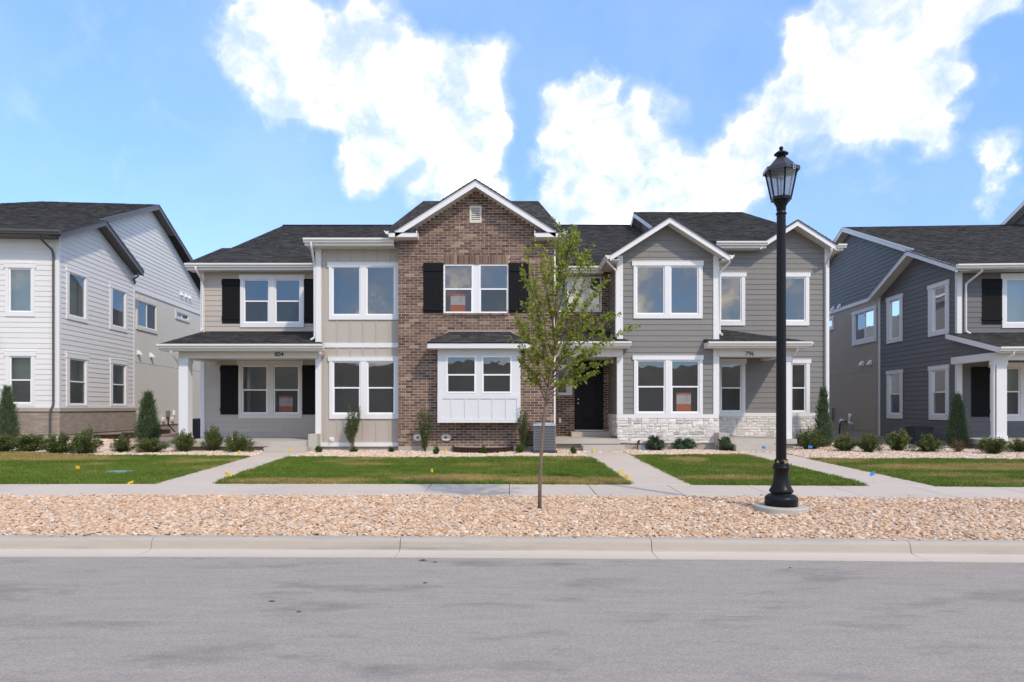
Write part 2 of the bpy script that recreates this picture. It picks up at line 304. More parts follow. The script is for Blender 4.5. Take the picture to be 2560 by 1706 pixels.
# ------------------------------------------------------------------ mesh helpers
OFF = {}
class MB:
    """collects faces; build() links them as ONE mesh object"""
    def __init__(s): s.v = []; s.f = []; s.t = []
    def add(s, vs, fs, tint=None):
        n = len(s.v); s.v += [tuple(p) for p in vs]; s.f += [tuple(i+n for i in f) for f in fs]
        if tint is not None: s.t += [tint]*len(vs)
        return s
    def hexa(s, p, tint=None):   # 8 points: bottom ring, then top ring
        return s.add(p, [(0,3,2,1),(4,5,6,7),(0,1,5,4),(1,2,6,5),(2,3,7,6),(3,0,4,7)], tint)
    def box(s, x0, x1, y0, y1, z0, z1, m=None, tint=None):
        p = [(x0,y0,z0),(x1,y0,z0),(x1,y1,z0),(x0,y1,z0),(x0,y0,z1),(x1,y0,z1),(x1,y1,z1),(x0,y1,z1)]
        return s.hexa([m(*q) for q in p] if m else p, tint)
    def prism(s, poly, d0, d1, m):  # poly of (a, z), extruded along depth; m(a, depth, z)
        n = len(poly)
        vs = [m(a, d0, z) for a, z in poly]+[m(a, d1, z) for a, z in poly]
        return s.add(vs, [tuple(range(n)), tuple(range(2*n-1, n-1, -1))]+[(i, i+n, (i+1) % n+n, (i+1) % n) for i in range(n)])
    def slab(s, pts, thick):     # planar polygon with thickness downwards
        n = len(pts); vs = [tuple(p) for p in pts]+[(p[0], p[1], p[2]-thick) for p in pts]
        return s.add(vs, [tuple(range(n)), tuple(range(2*n-1, n-1, -1))]+[(i, i+n, (i+1) % n+n, (i+1) % n) for i in range(n)])
    def tube(s, path, r, n=8, sx=1.0, caps=True, tint=None):
        path = [Vector(p) for p in path]; rs = r if isinstance(r, (list, tuple)) else [r]*len(path)
        rings = []; up0 = None
        for i, p in enumerate(path):
            d = (path[min(i+1, len(path)-1)]-path[max(i-1, 0)]).normalized()
            if up0 is None: up0 = Vector((1, 0, 0)) if abs(d.x) < .8 else Vector((0, 1, 0))
            a = (up0-d*up0.dot(d)).normalized(); b = d.cross(a); up0 = a
            rings.append([p+(a*math.cos(t)*sx+b*math.sin(t))*rs[i] for t in [2*math.pi*(k+.5)/n for k in range(n)]])
        vs = [q for g in rings for q in g]; fs = []
        for i in range(len(path)-1):
            for k in range(n): fs.append((i*n+k, i*n+(k+1) % n, (i+1)*n+(k+1) % n, (i+1)*n+k))
        if caps: fs += [tuple(range(n-1, -1, -1)), tuple(range((len(path)-1)*n, len(path)*n))]
        return s.add(vs, fs, tint)
    def lathe(s, prof, n=24, c=(0, 0), ph=0):
        vs = [(c[0]+r*math.cos(ph+2*math.pi*k/n), c[1]+r*math.sin(ph+2*math.pi*k/n), z) for r, z in prof for k in range(n)]; fs = []
        for i in range(len(prof)-1):
            for k in range(n): fs.append((i*n+k, i*n+(k+1) % n, (i+1)*n+(k+1) % n, (i+1)*n+k))
        fs += [tuple(range(n-1, -1, -1)), tuple(range((len(prof)-1)*n, len(prof)*n))]
        return s.add(vs, fs)
    def mesh(s, name, mat, off=(0, 0, 0), smooth=False):
        me = bpy.data.meshes.new(name)
        me.from_pydata([(p[0]-off[0], p[1]-off[1], p[2]-off[2]) for p in s.v], [], s.f)
        if s.t:
            a = me.attributes.new('tint', 'FLOAT', 'POINT'); a.data.foreach_set('value', s.t)
        if mat: me.materials.append(MATS[mat])
        if smooth: me.polygons.foreach_set('use_smooth', [True]*len(me.polygons))
        return me
    def build(s, name, mat, parent=None, smooth=False, kind=None, label=None, category=None, group=None):
        off = OFF.get(parent.name, (0, 0, 0)) if parent else (0, 0, 0)
        o = bpy.data.objects.new(name, s.mesh(name, mat, off, smooth)); COL.objects.link(o)
        if parent: o.parent = parent; OFF[o.name] = off
        return tag(o, label, category, group, kind)
def tag(o, label=None, category=None, group=None, kind=None):
    if label: o['label'] = label
    if category: o['category'] = category
    if group: o['group'] = group
    if kind: o['kind'] = kind
    return o
def empty(name, loc=(0, 0, 0), rz=0, parent=None, off=(0, 0, 0)):
    o = bpy.data.objects.new(name, None); COL.objects.link(o); o.location = loc; o.rotation_euler = (0, 0, rz); o.empty_display_size = .3
    if parent: o.parent = parent; off = OFF.get(parent.name, (0, 0, 0)); o.location = (0, 0, 0)
    OFF[o.name] = off
    return o
def link_copy(o, parent, loc=None):
    c = o.copy(); COL.objects.link(c); c.parent = parent
    if loc is not None: c.location = loc
    return c
class Frame:
    """a house's own axes: x along its front, y into the plot; turns sight lines into measurements on its walls"""
    def __init__(s, x, y, deg): s.x, s.y, s.a = x, y, rad(deg)
    def loc(s, dx, dy):
        c, n = math.cos(s.a), math.sin(s.a); return (dx*c+dy*n, -dx*n+dy*c)
    def front(s, u, v, yl=0):
        o = s.loc(-s.x, -s.y); d = s.loc((u-CU)/F, 1); t = (yl-o[1])/d[1]; return o[0]+t*d[0], CAMZ+t*(CV-v)/F
    def side(s, u, v, xl=0):
        o = s.loc(-s.x, -s.y); d = s.loc((u-CU)/F, 1); t = (xl-o[0])/d[0]; return o[1]+t*d[1], CAMZ+t*(CV-v)/F
def fx(u, Y): return (u-CU)*Y/F
def fz(v, Y): return CAMZ+(CV-v)*Y/F
# wall maps: (along, out of the wall, height) -> point.  Box depth runs from 'out' a to b.
def front_map(y0): return lambda s, o, z: (s, y0-o, z)
def right_map(x0): return lambda s, o, z: (x0+o, s, z)      # wall facing +x
def left_map(x0): return lambda s, o, z: (x0-o, s, z)       # wall facing -x

def cells(rect, holes):
    s0, s1, z0, z1 = rect
    zs = sorted({z0, z1, *[min(max(z, z0), z1) for h in holes for z in h[2:]]})
    out = []
    for a, b in zip(zs, zs[1:]):
        if b-a < 1e-4: continue
        zm = (a+b)/2; cuts = sorted([(max(h[0], s0), min(h[1], s1)) for h in holes if h[2] < zm < h[3] and h[1] > s0 and h[0] < s1])
        c = s0
        for h0, h1 in cuts:
            if h0-c > 1e-4: out.append((c, h0, a, b))
            c = max(c, h1)
        if s1-c > 1e-4: out.append((c, s1, a, b))
    return out
def slab_holes(mb, rect, holes, o0, o1, m):
    for a, b, c, d in cells(rect, holes): mb.box(a, b, o0, o1, c, d, m)
    return mb

def lap_wall(parent, m, z0, z1, span, mat, e=.1778, holes=(), proud=.016, joint=True):
    """lapped siding: each board is a part of its own. span(z) -> (s0, s1) or None"""
    n = int(math.ceil((z1-z0)/e-1e-6))
    for i in range(n):
        zb = z0+i*e; zt = min(zb+e, z1)
        A, B = span(zb), span(zt-1e-4)
        if A is None: continue
        if B is None: B = ((A[0]+A[1])/2, (A[0]+A[1])/2)
        if A[1]-A[0] < .03: continue
        lo, hi = min(A[0], B[0]), max(A[1], B[1])
        for a, b, c, d in cells((lo, hi, zb, zt), holes):
            segs = [(a, b)]
            if joint and b-a > 2.2 and RND() < .4:
                j = U(a+.5, b-.5); segs = [(a, j-.002), (j+.002, b)]
            for sa, sb in segs:
                def edge(z, s, sgn):
                    t = (z-zb)/(zt-zb) if zt > zb else 0
                    l = A[0]+(B[0]-A[0])*t; r = A[1]+(B[1]-A[1])*t
                    return min(max(s, l), r)
                ob = proud*(1-(c-zb)/e)+.003; ot = proud*(1-(d-zb)/e)+.003
                lap = .012 if abs(d-zt) < 1e-5 else 0
                p = []
                for z, o_, dz in ((c, ob, 0), (d, ot, lap)):
                    l, r = edge(z, sa, -1), edge(z, sb, 1)
                    p += [m(l, -.012, z+dz), m(r, -.012, z+dz), m(r, o_, z+dz), m(l, o_, z+dz)]
                if (Vector(p[0])-Vector(p[1])).length < .01 and (Vector(p[4])-Vector(p[5])).length < .01: continue
                MB().hexa(p).build('siding_board', mat, parent)

def window(parent, m, trim, sashes, head=None, tm='trim_white', proud=.045, room=2.6, screen=True, trimmed=True, name='window', mull=True, pad=(.35, .55, .75, .35)):
    """trim = (s0,s1,z0,z1); sashes = [(s0,s1,z0,z1,meeting rail height or None, 'v' for a slider)]"""
    w = MB()
    if trimmed: slab_holes(w, trim, [s[:4] for s in sashes], -.05, proud, m)
    else:
        for a, b in zip(sashes, sashes[1:]):
            if mull: w.box(a[1], b[0], -.05, .0, a[2], a[3], m)
        if len(sashes) == 1 or not mull: w.box(sashes[0][0], sashes[0][1], -.06, -.05, sashes[0][2]-.02, sashes[0][2], m)
    if head: w.box(head[0], head[1], -.01, proud+.012, head[2], head[3], m); w.box(head[0]-.006, head[1]+.006, -.01, proud+.022, head[3], head[3]+.014, m)
    win = w.build(name, tm, parent)
    fw = .042
    for sh in sashes:
        s0, s1, z0, z1, zm = sh[:5]
        fr = MB()
        if zm is None: panes = [(s0+fw, s1-fw, z0+fw, z1-fw, False)]; bars = []
        elif len(sh) > 5:   # slider with an upright meeting stile
            panes = [(s0+fw, zm-.02, z0+fw, z1-fw, False), (zm+.02, s1-fw, z0+fw, z1-fw, True)]
        else: panes = [(s0+fw, s1-fw, zm+.022, z1-fw, False), (s0+fw+.012, s1-fw-.012, z0+fw+.01, zm-.022, True)]
        slab_holes(fr, (s0-.004, s1+.004, z0-.004, z1+.004), [p[:4] for p in panes], -.055, .012, m)
        fr.build('sash_frame', 'vinyl_white', win)
        for a, b, c, d, low in panes:
            o = -.03 if low else -.018
            MB().add([m(a-.003, o, c-.003), m(b+.003, o, c-.003), m(b+.003, o, d+.003), m(a-.003, o, d+.003)], [(0, 1, 2, 3)]).build('pane', 'window_glass', win)
            if low and screen:
                MB().add([m(a-.002, -.006, c-.002), m(b+.002, -.006, c-.002), m(b+.002, -.006, d+.002), m(a-.002, -.006, d+.002)], [(0, 1, 2, 3)]).build('insect_screen', 'insect_screen', win)
    if room:
        a, b = min(s[0] for s in sashes)-.02, max(s[1] for s in sashes)+.02; c, d = min(s[2] for s in sashes)-.02, max(s[3] for s in sashes)+.02
        a2, b2, c2, d2 = a-pad[0], b+pad[1], c-pad[2], d+pad[3]
        r = MB()  # drywall reveal, then the room behind it
        q = lambda s0, s1, z0, z1, o: [m(s0, o, z0), m(s1, o, z0), m(s1, o, z1), m(s0, o, z1)]
        A, B, C2, D = q(a, b, c, d, -.06), q(a, b, c, d, -.24), q(a2, b2, c2, d2, -.24), q(a2, b2, c2, d2, -room)
        vs = A+B+C2+D; fs = [(12, 13, 14, 15)]
        for g in (0, 8):
            for k in range(4): fs.append((g+k, g+(k+1) % 4, g+4+(k+1) % 4, g+4+k))
        for k in range(4): fs.append((4+k, 4+(k+1) % 4, 8+(k+1) % 4, 8+k))
        r.add(vs, fs).build('room_interior', 'interior_wall', win)
    return win

def shutter(parent, m, s0, s1, z0, z1, rail=.16, low=.17, n=6):
    sh = empty('shutter', parent=parent)
    w = (s1-s0)/n
    for i in range(n): MB().box(s0+i*w+.003, s0+(i+1)*w-.003, .02, .038, z0, z1, m).build('board', 'shutter_black', sh)
    for a, b in ((z0+low*.75, z0+low*.75+.105), (z1-rail-.06, z1-.045)): MB().box(s0-.004, s1+.004, .039, .060, a, b, m).build('crossbar', 'shutter_black', sh)
    return sh

def gutter(parent, a, b, mat='gutter_white', d=(0, -1), h=.125, name='gutter'):
    """eavestrough along a line from a to b; d = outward direction"""
    a, b = Vector(a), Vector(b); dv = Vector((d[0], d[1], 0))
    prof = [(0, 0), (0, -h), (.075, -h), (.085, -h*.72), (.105, -h*.52), (.125, -h*.42), (.128, 0), (.112, .004), (.108, -.02), (.012, -.02)]
    n = len(prof); vs = [a+dv*o+Vector((0, 0, z)) for o, z in prof]+[b+dv*o+Vector((0, 0, z)) for o, z in prof]
    return MB().add(vs, [tuple(range(n)), tuple(range(2*n-1, n-1, -1))]+[(i, i+n, (i+1) % n+n, (i+1) % n) for i in range(n)]).build(name, mat, parent)
def smooth_path(pts, r=.07, n=4):
    out = [Vector(pts[0])]
    for i in range(1, len(pts)-1):
        p0, p, p1 = Vector(pts[i-1]), Vector(pts[i]), Vector(pts[i+1])
        a = p+(p0-p).normalized()*min(r, (p0-p).length*.45); b = p+(p1-p).normalized()*min(r, (p1-p).length*.45)
        for k in range(n+1):
            t = k/n; out.append(a*(1-t)**2+p*2*t*(1-t)+b*t*t)
    out.append(Vector(pts[-1])); return out
def downspout(parent, pts, mat='gutter_white', r=.042):
    return MB().tube(smooth_path(pts), r, 8, sx=.8).build('downspout', mat, parent, smooth=False)

def shingles(parent, poly, name='roof', expo=.14, base=True, mat='shingle', edge=None):
    """a roof slope: deck under overlapping courses of shingles with uneven tabs. poly: planar, first edge = eave"""
    P = [Vector(p) for p in poly]
    ex = (P[1]-P[0]).normalized(); nrm = None
    for k in range(2, len(P)):
        nrm = ex.cross(P[k]-P[0])
        if nrm.length > 1e-4: break
    nrm.normalize()
    if nrm.z < 0: nrm = -nrm
    up = nrm.cross(ex).normalized()
    if up.z < 0: up = -up
    q = [((p-P[0]).dot(ex), (p-P[0]).dot(up)) for p in P]
    dmax = max(y for _, y in q); dmin = min(y for _, y in q)
    def span(d):
        xs = []
        for (x0, y0), (x1, y1) in zip(q, q[1:]+q[:1]):
            if (y0-d)*(y1-d) <= 0 and abs(y1-y0) > 1e-9: xs.append(x0+(x1-x0)*(d-y0)/(y1-y0))
        return (min(xs), max(xs)) if len(xs) > 1 else None
    root = MB()
    vs = [p-nrm*.004 for p in P]; n = len(vs); vs2 = [p-nrm*.035 for p in P]
    root.add(vs+vs2, [tuple(range(n)), tuple(range(2*n-1, n-1, -1))]+[(i, i+n, (i+1) % n+n, (i+1) % n) for i in range(n)])
    roof = root.build(name, 'flashing', parent)
    mb = MB(); d = dmin; row = 0
    while d < dmax-.01:
        d1 = min(d+expo, dmax-1e-4)
        sA, sB = span(d+1e-4), span(d1)
        if sA and sB:
            x = min(sA[0], sB[0])-U(0, .3); X1 = max(sA[1], sB[1])
            while x < X1:
                w = U(.12, .34); x1 = x+w
                l = max(x, sA[0]); r = min(x1-.004, sA[1]); l2 = max(x, sB[0]); r2 = min(x1-.004, sB[1])
                if r-l > .01 or r2-l2 > .01:
                    if r < l: l = r = (l+r)/2
                    if r2 < l2: l2 = r2 = (l2+r2)/2
                    th = .011 if RND() < .5 else .017; dd = d-(U(0, .012))
                    g = lambda a, dd_, h: P[0]+ex*a+up*dd_+nrm*h
                    t = RND(); t = min(1, max(0, t*.85+U(-.05, .15)))
                    mb.add([g(l, dd, -.002), g(r, dd, -.002), g(r, dd, th), g(l, dd, th), g(l2, d1+.004, .002), g(r2, d1+.004, .002)], [(0, 1, 2, 3), (3, 2, 5, 4), (0, 3, 4), (1, 5, 2)], t)
                x = x1
        d = d1; row += 1
    sh = mb.build('shingles', mat, roof, kind='stuff')
    return roof

def bricks(parent, m, rect, holes, span, mats=('brick', 'mortar'), L=.254, C=.081, j=.014, proud=.007, single=0, name='brick_wall', bl=None, camdist=None, eye=None):
    """brickwork in running bond on a mortar backing; the bricks largest in view are parts of their own, the others one part"""
    s0, s1, z0, z1 = rect
    back = MB()
    nz_ = int((z1-z0)/C)+1
    for i in range(nz_):
        a, b = z0+i*C, min(z0+(i+1)*C, z1)
        if b-a < .003: continue
        A, B = span(a), span(b-1e-4)
        if A is None: continue
        if B is None: B = ((A[0]+A[1])/2,)*2
        lo, hi = max(A[0], B[0]) if True else 0, min(A[1], B[1])
        for c in cells((min(A[0], B[0]), max(A[1], B[1]), a, b), holes):
            def ed(s, z):
                t = (z-a)/(b-a); return min(max(s, A[0]+(B[0]-A[0])*t), A[1]+(B[1]-A[1])*t)
            p = []
            for z in (c[2], c[3]): p += [m(ed(c[0], z), -.02, z), m(ed(c[1], z), -.02, z), m(ed(c[1], z), 0, z), m(ed(c[0], z), 0, z)]
            back.hexa(p)
    wall = back.build(name, mats[1], parent)
    items = []
    for i in range(nz_):
        a, b = z0+i*C, z0+(i+1)*C-j
        if b > z1: continue
        A, B = span(a), span(b)
        if A is None or B is None: continue
        lo, hi = max(A[0], B[0]), min(A[1], B[1])
        x = s0-(L/2 if i % 2 else 0)-.03
        while x < hi:
            for c in cells((max(x, lo), min(x+L-j, hi), a, b), holes):
                if c[1]-c[0] > .02 and c[3]-c[2] > .012: items.append((c[0], c[1], c[2], c[3], i))
            x += L
    full = [k for k in items if abs(k[1]-k[0]-(L-j)) < 1e-4 and abs(k[3]-k[2]-(C-j)) < 1e-4]
    chosen = set()
    if single:
        full.sort(key=lambda k: (Vector(m((k[0]+k[1])/2, 0, (k[2]+k[3])/2))-Vector(eye)).length)
        chosen = set(full[:single])
    protos = []
    if single:
        for k in range(14):
            w, h = L-j, C-j; p = []
            for z in (-h/2, h/2): p += [m(-w/2, -.003, z), m(w/2, -.003, z), m(w/2-U(0, .003), proud+U(-.001, .003), z*U(.95, .99)), m(-w/2+U(0, .003), proud+U(-.001, .003), z*U(.95, .99))]
            o0 = m(0, 0, 0); p = [(q[0]-o0[0], q[1]-o0[1], q[2]-o0[2]) for q in p]
            t = min(1, max(0, random.gauss(.46, .26)))
            protos.append(MB().hexa(p, t).mesh('brick', mats[0]))
    off = OFF.get(wall.name, (0, 0, 0)); mb = MB()
    for k in items:
        if k in chosen:
            o = bpy.data.objects.new('brick', random.choice(protos)); COL.objects.link(o); o.parent = wall
            c = m((k[0]+k[1])/2, 0, (k[2]+k[3])/2); o.location = (c[0]-off[0], c[1]-off[1], c[2]-off[2])
        else:
            p = []
            for z in (k[2], k[3]): p += [m(k[0], -.003, z), m(k[1], -.003, z), m(k[1], proud+U(-.001, .003), z), m(k[0], proud+U(-.001, .003), z)]
            mb.hexa(p, min(1, max(0, random.gauss(.46, .26))))
    if mb.v: mb.build('brickwork', mats[0], wall, kind='stuff')
    return wall

def ashlar(parent, m, s0, s1, z0, z1, name='stone_wall', seed=1):
    """ledge-stone veneer: each stone a part on a mortar bed"""
    rs = random.Random(seed)
    wall = MB().box(s0, s1, -.03, .012, z0, z1, m).build(name, 'stone_mortar', parent)
    cw = .085; nz_ = max(2, round((z1-z0)/.085)); ch = (z1-z0)/nz_; nx = max(2, round((s1-s0)/cw)); cw = (s1-s0)/nx
    used = [[False]*nx for _ in range(nz_)]
    for r in range(nz_):
        for c in range(nx):
            if used[r][c]: continue
            h = rs.choice([1, 1, 1, 2, 2]); w = rs.choice([2, 3, 3, 4, 5]) if h == 1 else rs.choice([2, 3, 4])
            h = min(h, nz_-r)
            while w > 1 and (c+w > nx or any(used[r][c+k] for k in range(w))): w -= 1
            if h == 2 and any(used[r+1][c+k] for k in range(w)): h = 1
            if c+w+1 == nx: w += 1 if not used[r][nx-1] and (h == 1 or not used[r+1][nx-1]) else 0
            for a in range(h):
                for b in range(w): used[r+a][c+b] = True
            x0, x1, y0, y1 = s0+c*cw+.004, s0+(c+w)*cw-.004, z0+r*ch+.004, z0+(r+h)*ch-.004
            o = .034+rs.uniform(0, .022); mb = MB(); vs = []; t = min(1, max(0, rs.gauss(.55, .25)))
            for jz, zz in enumerate((0, .5, 1)):
                for jx, xx in enumerate((0, .35, .7, 1)):
                    edge_ = jx in (0, 3) or jz in (0, 2)
                    vs.append(m(x0+(x1-x0)*xx+rs.uniform(-.004, .004), o-(.012 if edge_ else 0)+rs.uniform(-.006, .007), y0+(y1-y0)*zz+rs.uniform(-.003, .003)))
            fs = [(j*4+i, j*4+i+1, j*4+i+5, j*4+i+4) for j in range(2) for i in range(3)]
            ring = [0, 1, 2, 3, 7, 11, 10, 9, 8, 4]
            bk = [(x0, y0), (x0+(x1-x0)*.35, y0), (x0+(x1-x0)*.7, y0), (x1, y0), (x1, (y0+y1)/2), (x1, y1), (x0+(x1-x0)*.7, y1), (x0+(x1-x0)*.35, y1), (x0, y1), (x0, (y0+y1)/2)]
            vs += [m(a, 0, b) for a, b in bk]
            fs += [(ring[k], 12+k, 12+(k+1) % 10, ring[(k+1) % 10]) for k in range(10)]
            mb.add(vs, fs, t).build('stone', 'stone_veneer', wall)
    return wall

def text(parent, body, loc, size, mat, rot=(rad(90), 0, 0), extrude=.006, off=.006, name='house_number', align='CENTER', shear=0):
    c = bpy.data.curves.new(name, 'FONT'); c.body = body; c.size = size; c.extrude = extrude; c.offset = off*size; c.align_x = align
    o = bpy.data.objects.new(name, c); COL.objects.link(o)
    me = bpy.data.meshes.new_from_object(o.evaluated_get(bpy.context.evaluated_depsgraph_get())); bpy.data.objects.remove(o)
    me.materials.clear(); me.materials.append(MATS[mat]); o = bpy.data.objects.new(name, me); COL.objects.link(o)
    ofs = (0, 0, 0)
    if parent: o.parent = parent; ofs = OFF.get(parent.name, (0, 0, 0))
    o.location = (loc[0]-ofs[0], loc[1]-ofs[1], loc[2]-ofs[2]); o.rotation_euler = rot
    return o

# ------------------------------------------------------------------ the ground: street, kerb, planting strip, sidewalk, yards
def yk(x):
    x = min(max(x, -24), 24); return 8.30-.0262*x-.00238*x*x       # back of the kerb; the street bends gently
def sstep(t): t = min(max(t, 0), 1); return t*t*(3-2*t)
def gz(x, y):
    o = y-yk(x)
    if o < 3.33: return .15+.06*max(o, 0)/3.33
    if o < 4.83: return .21+.03*(o-3.33)/1.5
    z = .24+.16*min(1, (o-4.83)/7.0)
    return z+.17*sstep((-x-10.5)/4)*sstep((y-15)/6)
def on_ground(u, v):
    """where a sight line meets the ground"""
    Y = 10.0
    for _ in range(60): Y = F*(CAMZ-gz(fx(u, Y), Y))/(v-CV)*.5+Y*.5
    return fx(u, Y), Y, gz(fx(u, Y), Y)
XS = [-400, -120, -60, -35]+[i*1.0 for i in range(-26, 27)]+[35, 60, 120, 400]
def sheet(name, offs, zf, mat, xs=XS, **kw):
    vs = []; fs = []; n = len(xs)
    for o in offs:
        for x in xs: vs.append((x, yk(x)+o, zf(x, yk(x)+o, o)))
    for j in range(len(offs)-1):
        for i in range(n-1): fs.append((j*n+i, j*n+i+1, (j+1)*n+i+1, (j+1)*n+i))
    return MB().add(vs, fs).build(name, mat, None, smooth=True, **kw)
def zsoil(x, y, o):
    if o <= -.05: return -.06
    return gz(x, y)-(.05 if o < 3.4 else .03)
sheet('ground', [-400, -120, -40, -16, -.7, -.06, -.03, .0, 1.7, 3.33, 4.83, 6, 7.5, 9, 10, 11, 11.9, 13, 15, 20, 30, 60, 120, 600], zsoil, 'soil', kind='structure', label='bare tan soil under the planting beds and beyond the houses', category='ground')
def hillz(x, y):
    t = sstep((-y-24)/26); return -.05+t*(7.6+1.6*mnoise.noise((x*.03, y*.03, 2))+.8*mnoise.noise((x*.12, y*.12, 5)))
hb = MB(); hx = [-160+i*5 for i in range(65)]; hy = [-22-i*4 for i in range(30)]
hb.add([(x, y, hillz(x, y)) for y in hy for x in hx], [(j*65+i, (j+1)*65+i, (j+1)*65+i+1, j*65+i+1) for j in range(29) for i in range(64)])
hb.build('hill', 'hill_soil', None, smooth=True, kind='structure', label='low brown hillside across the street, mirrored in the windows', category='hill')
RX = [-60, -35]+[i*1.0 for i in range(-26, 27)]+[35, 60]
road = sheet('road', [-13.5, -10, -6, -3, -1.5, -.57], lambda x, y, o: .012-.004*min(1, max(0, (o+1.5)/.9)), 'asphalt', RX, kind='structure', label='grey weathered asphalt street with faint dark tyre scuffs', category='road')
# kerb and gutter, cast in three metre lengths
kerb = empty('kerb', (0, 8.2, 0), off=(0, 8.2, 0)); tag(kerb, 'pale concrete kerb and gutter along the street edge', 'kerb', None, 'structure')
KP = [(-.002, .06), (-.002, .148), (-.02, .153), (-.12, .151), (-.15, .146), (-.172, .132), (-.185, .11), (-.205, .03), (-.222, .018)]
GP = [(-.222, .018), (-.25, .014), (-.40, .006), (-.585, .014), (-.585, -.05), (-.222, -.05)]
KX = [-4.385+3.03*i for i in range(-7, 10)]
for a, b in zip(KX, KX[1:]):
    for prof, nm, mt in ((KP, 'kerb_segment', 'kerb_concrete'), (GP, 'gutter_pan', 'pan_concrete')):
        pr = prof if nm != 'kerb_segment' else prof+[(-.222, -.04), (-.002, -.04)]
        n = len(pr); k = 5; vs = []; fs = []
        for i in range(k):
            x = a+.004+(b-a-.008)*i/(k-1)
            vs += [(x, yk(x)+o, z+.004*mnoise.noise((x*1.3, o*3, 7))) for o, z in pr]
        for i in range(k-1):
            for j in range(n): fs.append((i*n+j, (i+1)*n+j, (i+1)*n+(j+1) % n, i*n+(j+1) % n))
        fs += [tuple(range(n)), tuple(range(k*n-1, (k-1)*n-1, -1))]
        MB().add(vs, fs).build(nm, mt, kerb, smooth=False)
# sidewalk flags
def flag_slab(parent, pts, zf, th=.1, mat='sidewalk_concrete', name='paving_slab', lift=0.0, g=.005, r=.008):
    """a concrete flag from four plan corners, with eased edges"""
    P = [Vector((p[0], p[1])) for p in pts]; c = sum(P, Vector((0, 0)))/4
    def ins(d): return [p+(c-p).normalized()*d*1.41 for p in P]
    rings = [(ins(g), -th), (ins(g), -r), (ins(g+r), 0)]
    vs = [(p.x, p.y, zf(p.x, p.y)+lift+dz) for ring, dz in rings for p in ring]
    fs = [(8, 9, 10, 11)]+[(k*4+i, k*4+(i+1) % 4, (k+1)*4+(i+1) % 4, (k+1)*4+i) for k in range(2) for i in range(4)]
    return MB().add(vs, fs).build(name, mat, parent)
walk = empty('sidewalk', (0, 12.4, .2), off=(0, 12.4, .2)); tag(walk, 'pale concrete sidewalk running across in front of the lawns', 'sidewalk', None, 'structure')
for i in range(-16, 17):
    a, b = -.05+1.525*i, -.05+1.525*(i+1)
    flag_slab(walk, [(a, yk(a)+3.33), (b, yk(b)+3.33), (b, yk(b)+4.83), (a, yk(a)+4.83)], gz)
# front walks: left and right edge as x at the sidewalk and at the steps
WALKS = [('-', (-7.02, -5.86), (-7.36, -6.22), 20.0), ('-', (2.31, 3.49), (2.10, 3.38), 20.1), ('-', (6.84, 8.07), (6.62, 7.95), 20.05)]
WL = ['concrete walk leading to the porch numbered 804', 'concrete walk leading to the black front door', 'concrete walk leading to the porch numbered 796']
def walk_x(w, y, side):
    y0 = yk(w[1][0])+4.83; t = (y-y0)/(w[3]-y0); return w[1][side]+(w[2][side]-w[1][side])*t
for w, lb in zip(WALKS, WL):
    y0 = yk(w[1][0])+4.83+.004; n = 5
    p = empty('path', (w[1][0], y0, gz(w[1][0], y0)), off=(w[1][0], y0, gz(w[1][0], y0))); tag(p, lb, 'path', 'front walks', 'structure')
    for k in range(n):
        a, b = y0+(w[3]-y0)*k/n, y0+(w[3]-y0)*(k+1)/n
        flag_slab(p, [(walk_x(w, a, 0), a), (walk_x(w, a, 1), a), (walk_x(w, b, 1), b), (walk_x(w, b, 0), b)], gz, g=.003)
# lawns
def bed_edge(x):
    if x < -6.5: return 18.75+.12*math.sin(x*1.1)
    if x < 2.2: return 18.35+.14*math.sin(x*.9+1)
    if x < 6.8: return 18.95+.1*math.sin(x*1.3)
    return 18.0-.10*(x-8)*(1 if x < 14 else 1)+.12*math.sin(x*1.2)
LAWNS = [(lambda y: -24.0, lambda y: walk_x(WALKS[0], y, 0)), (lambda y: walk_x(WALKS[0], y, 1), lambda y: walk_x(WALKS[1], y, 0)),
         (lambda y: walk_x(WALKS[1], y, 1), lambda y: walk_x(WALKS[2], y, 0)), (lambda y: walk_x(WALKS[2], y, 1), lambda y: 24.0)]
LL = ['green lawn with a strip of dry turf before the white house', 'green lawn with dry yellow front edge before the brick gable', 'small green lawn behind the street lamp', 'patchy lawn with broad dry bands before the dark grey house']
LAWN_PTS = []
for (lf, rf), lb in zip(LAWNS, LL):
    vs = []; fs = []; nx, ny = 36, 12
    for j in range(ny+1):
        for i in range(nx+1):
            s, t = i/nx, j/ny; y = 13
            for _ in range(4):
                x = lf(y)+.012+(rf(y)-lf(y)-.024)*s; ya, yb = yk(x)+4.845, bed_edge(x); y = ya+(yb-ya)*t
            edge = i in (0, nx) or j in (0, ny)
            vs.append((x, y, gz(x, y)+(-.02 if edge else .012)+.012*mnoise.noise((x, y, 0))))
    for j in range(ny):
        for i in range(nx): a = j*(nx+1)+i; fs.append((a, a+1, a+nx+2, a+nx+1))
    MB().add(vs, fs).build('lawn', 'grass', None, smooth=True, kind='structure', label=lb, category='lawn', group='front lawns')
def in_lawn(x, y):
    e_ = .03*mnoise.noise((x*4, y*4, 1))+.015
    if not (yk(x)+4.84-e_ < y < bed_edge(x)+e_*3): return False
    return not any(walk_x(w, y, 0)+e_ < x < walk_x(w, y, 1)-e_ for w in WALKS)

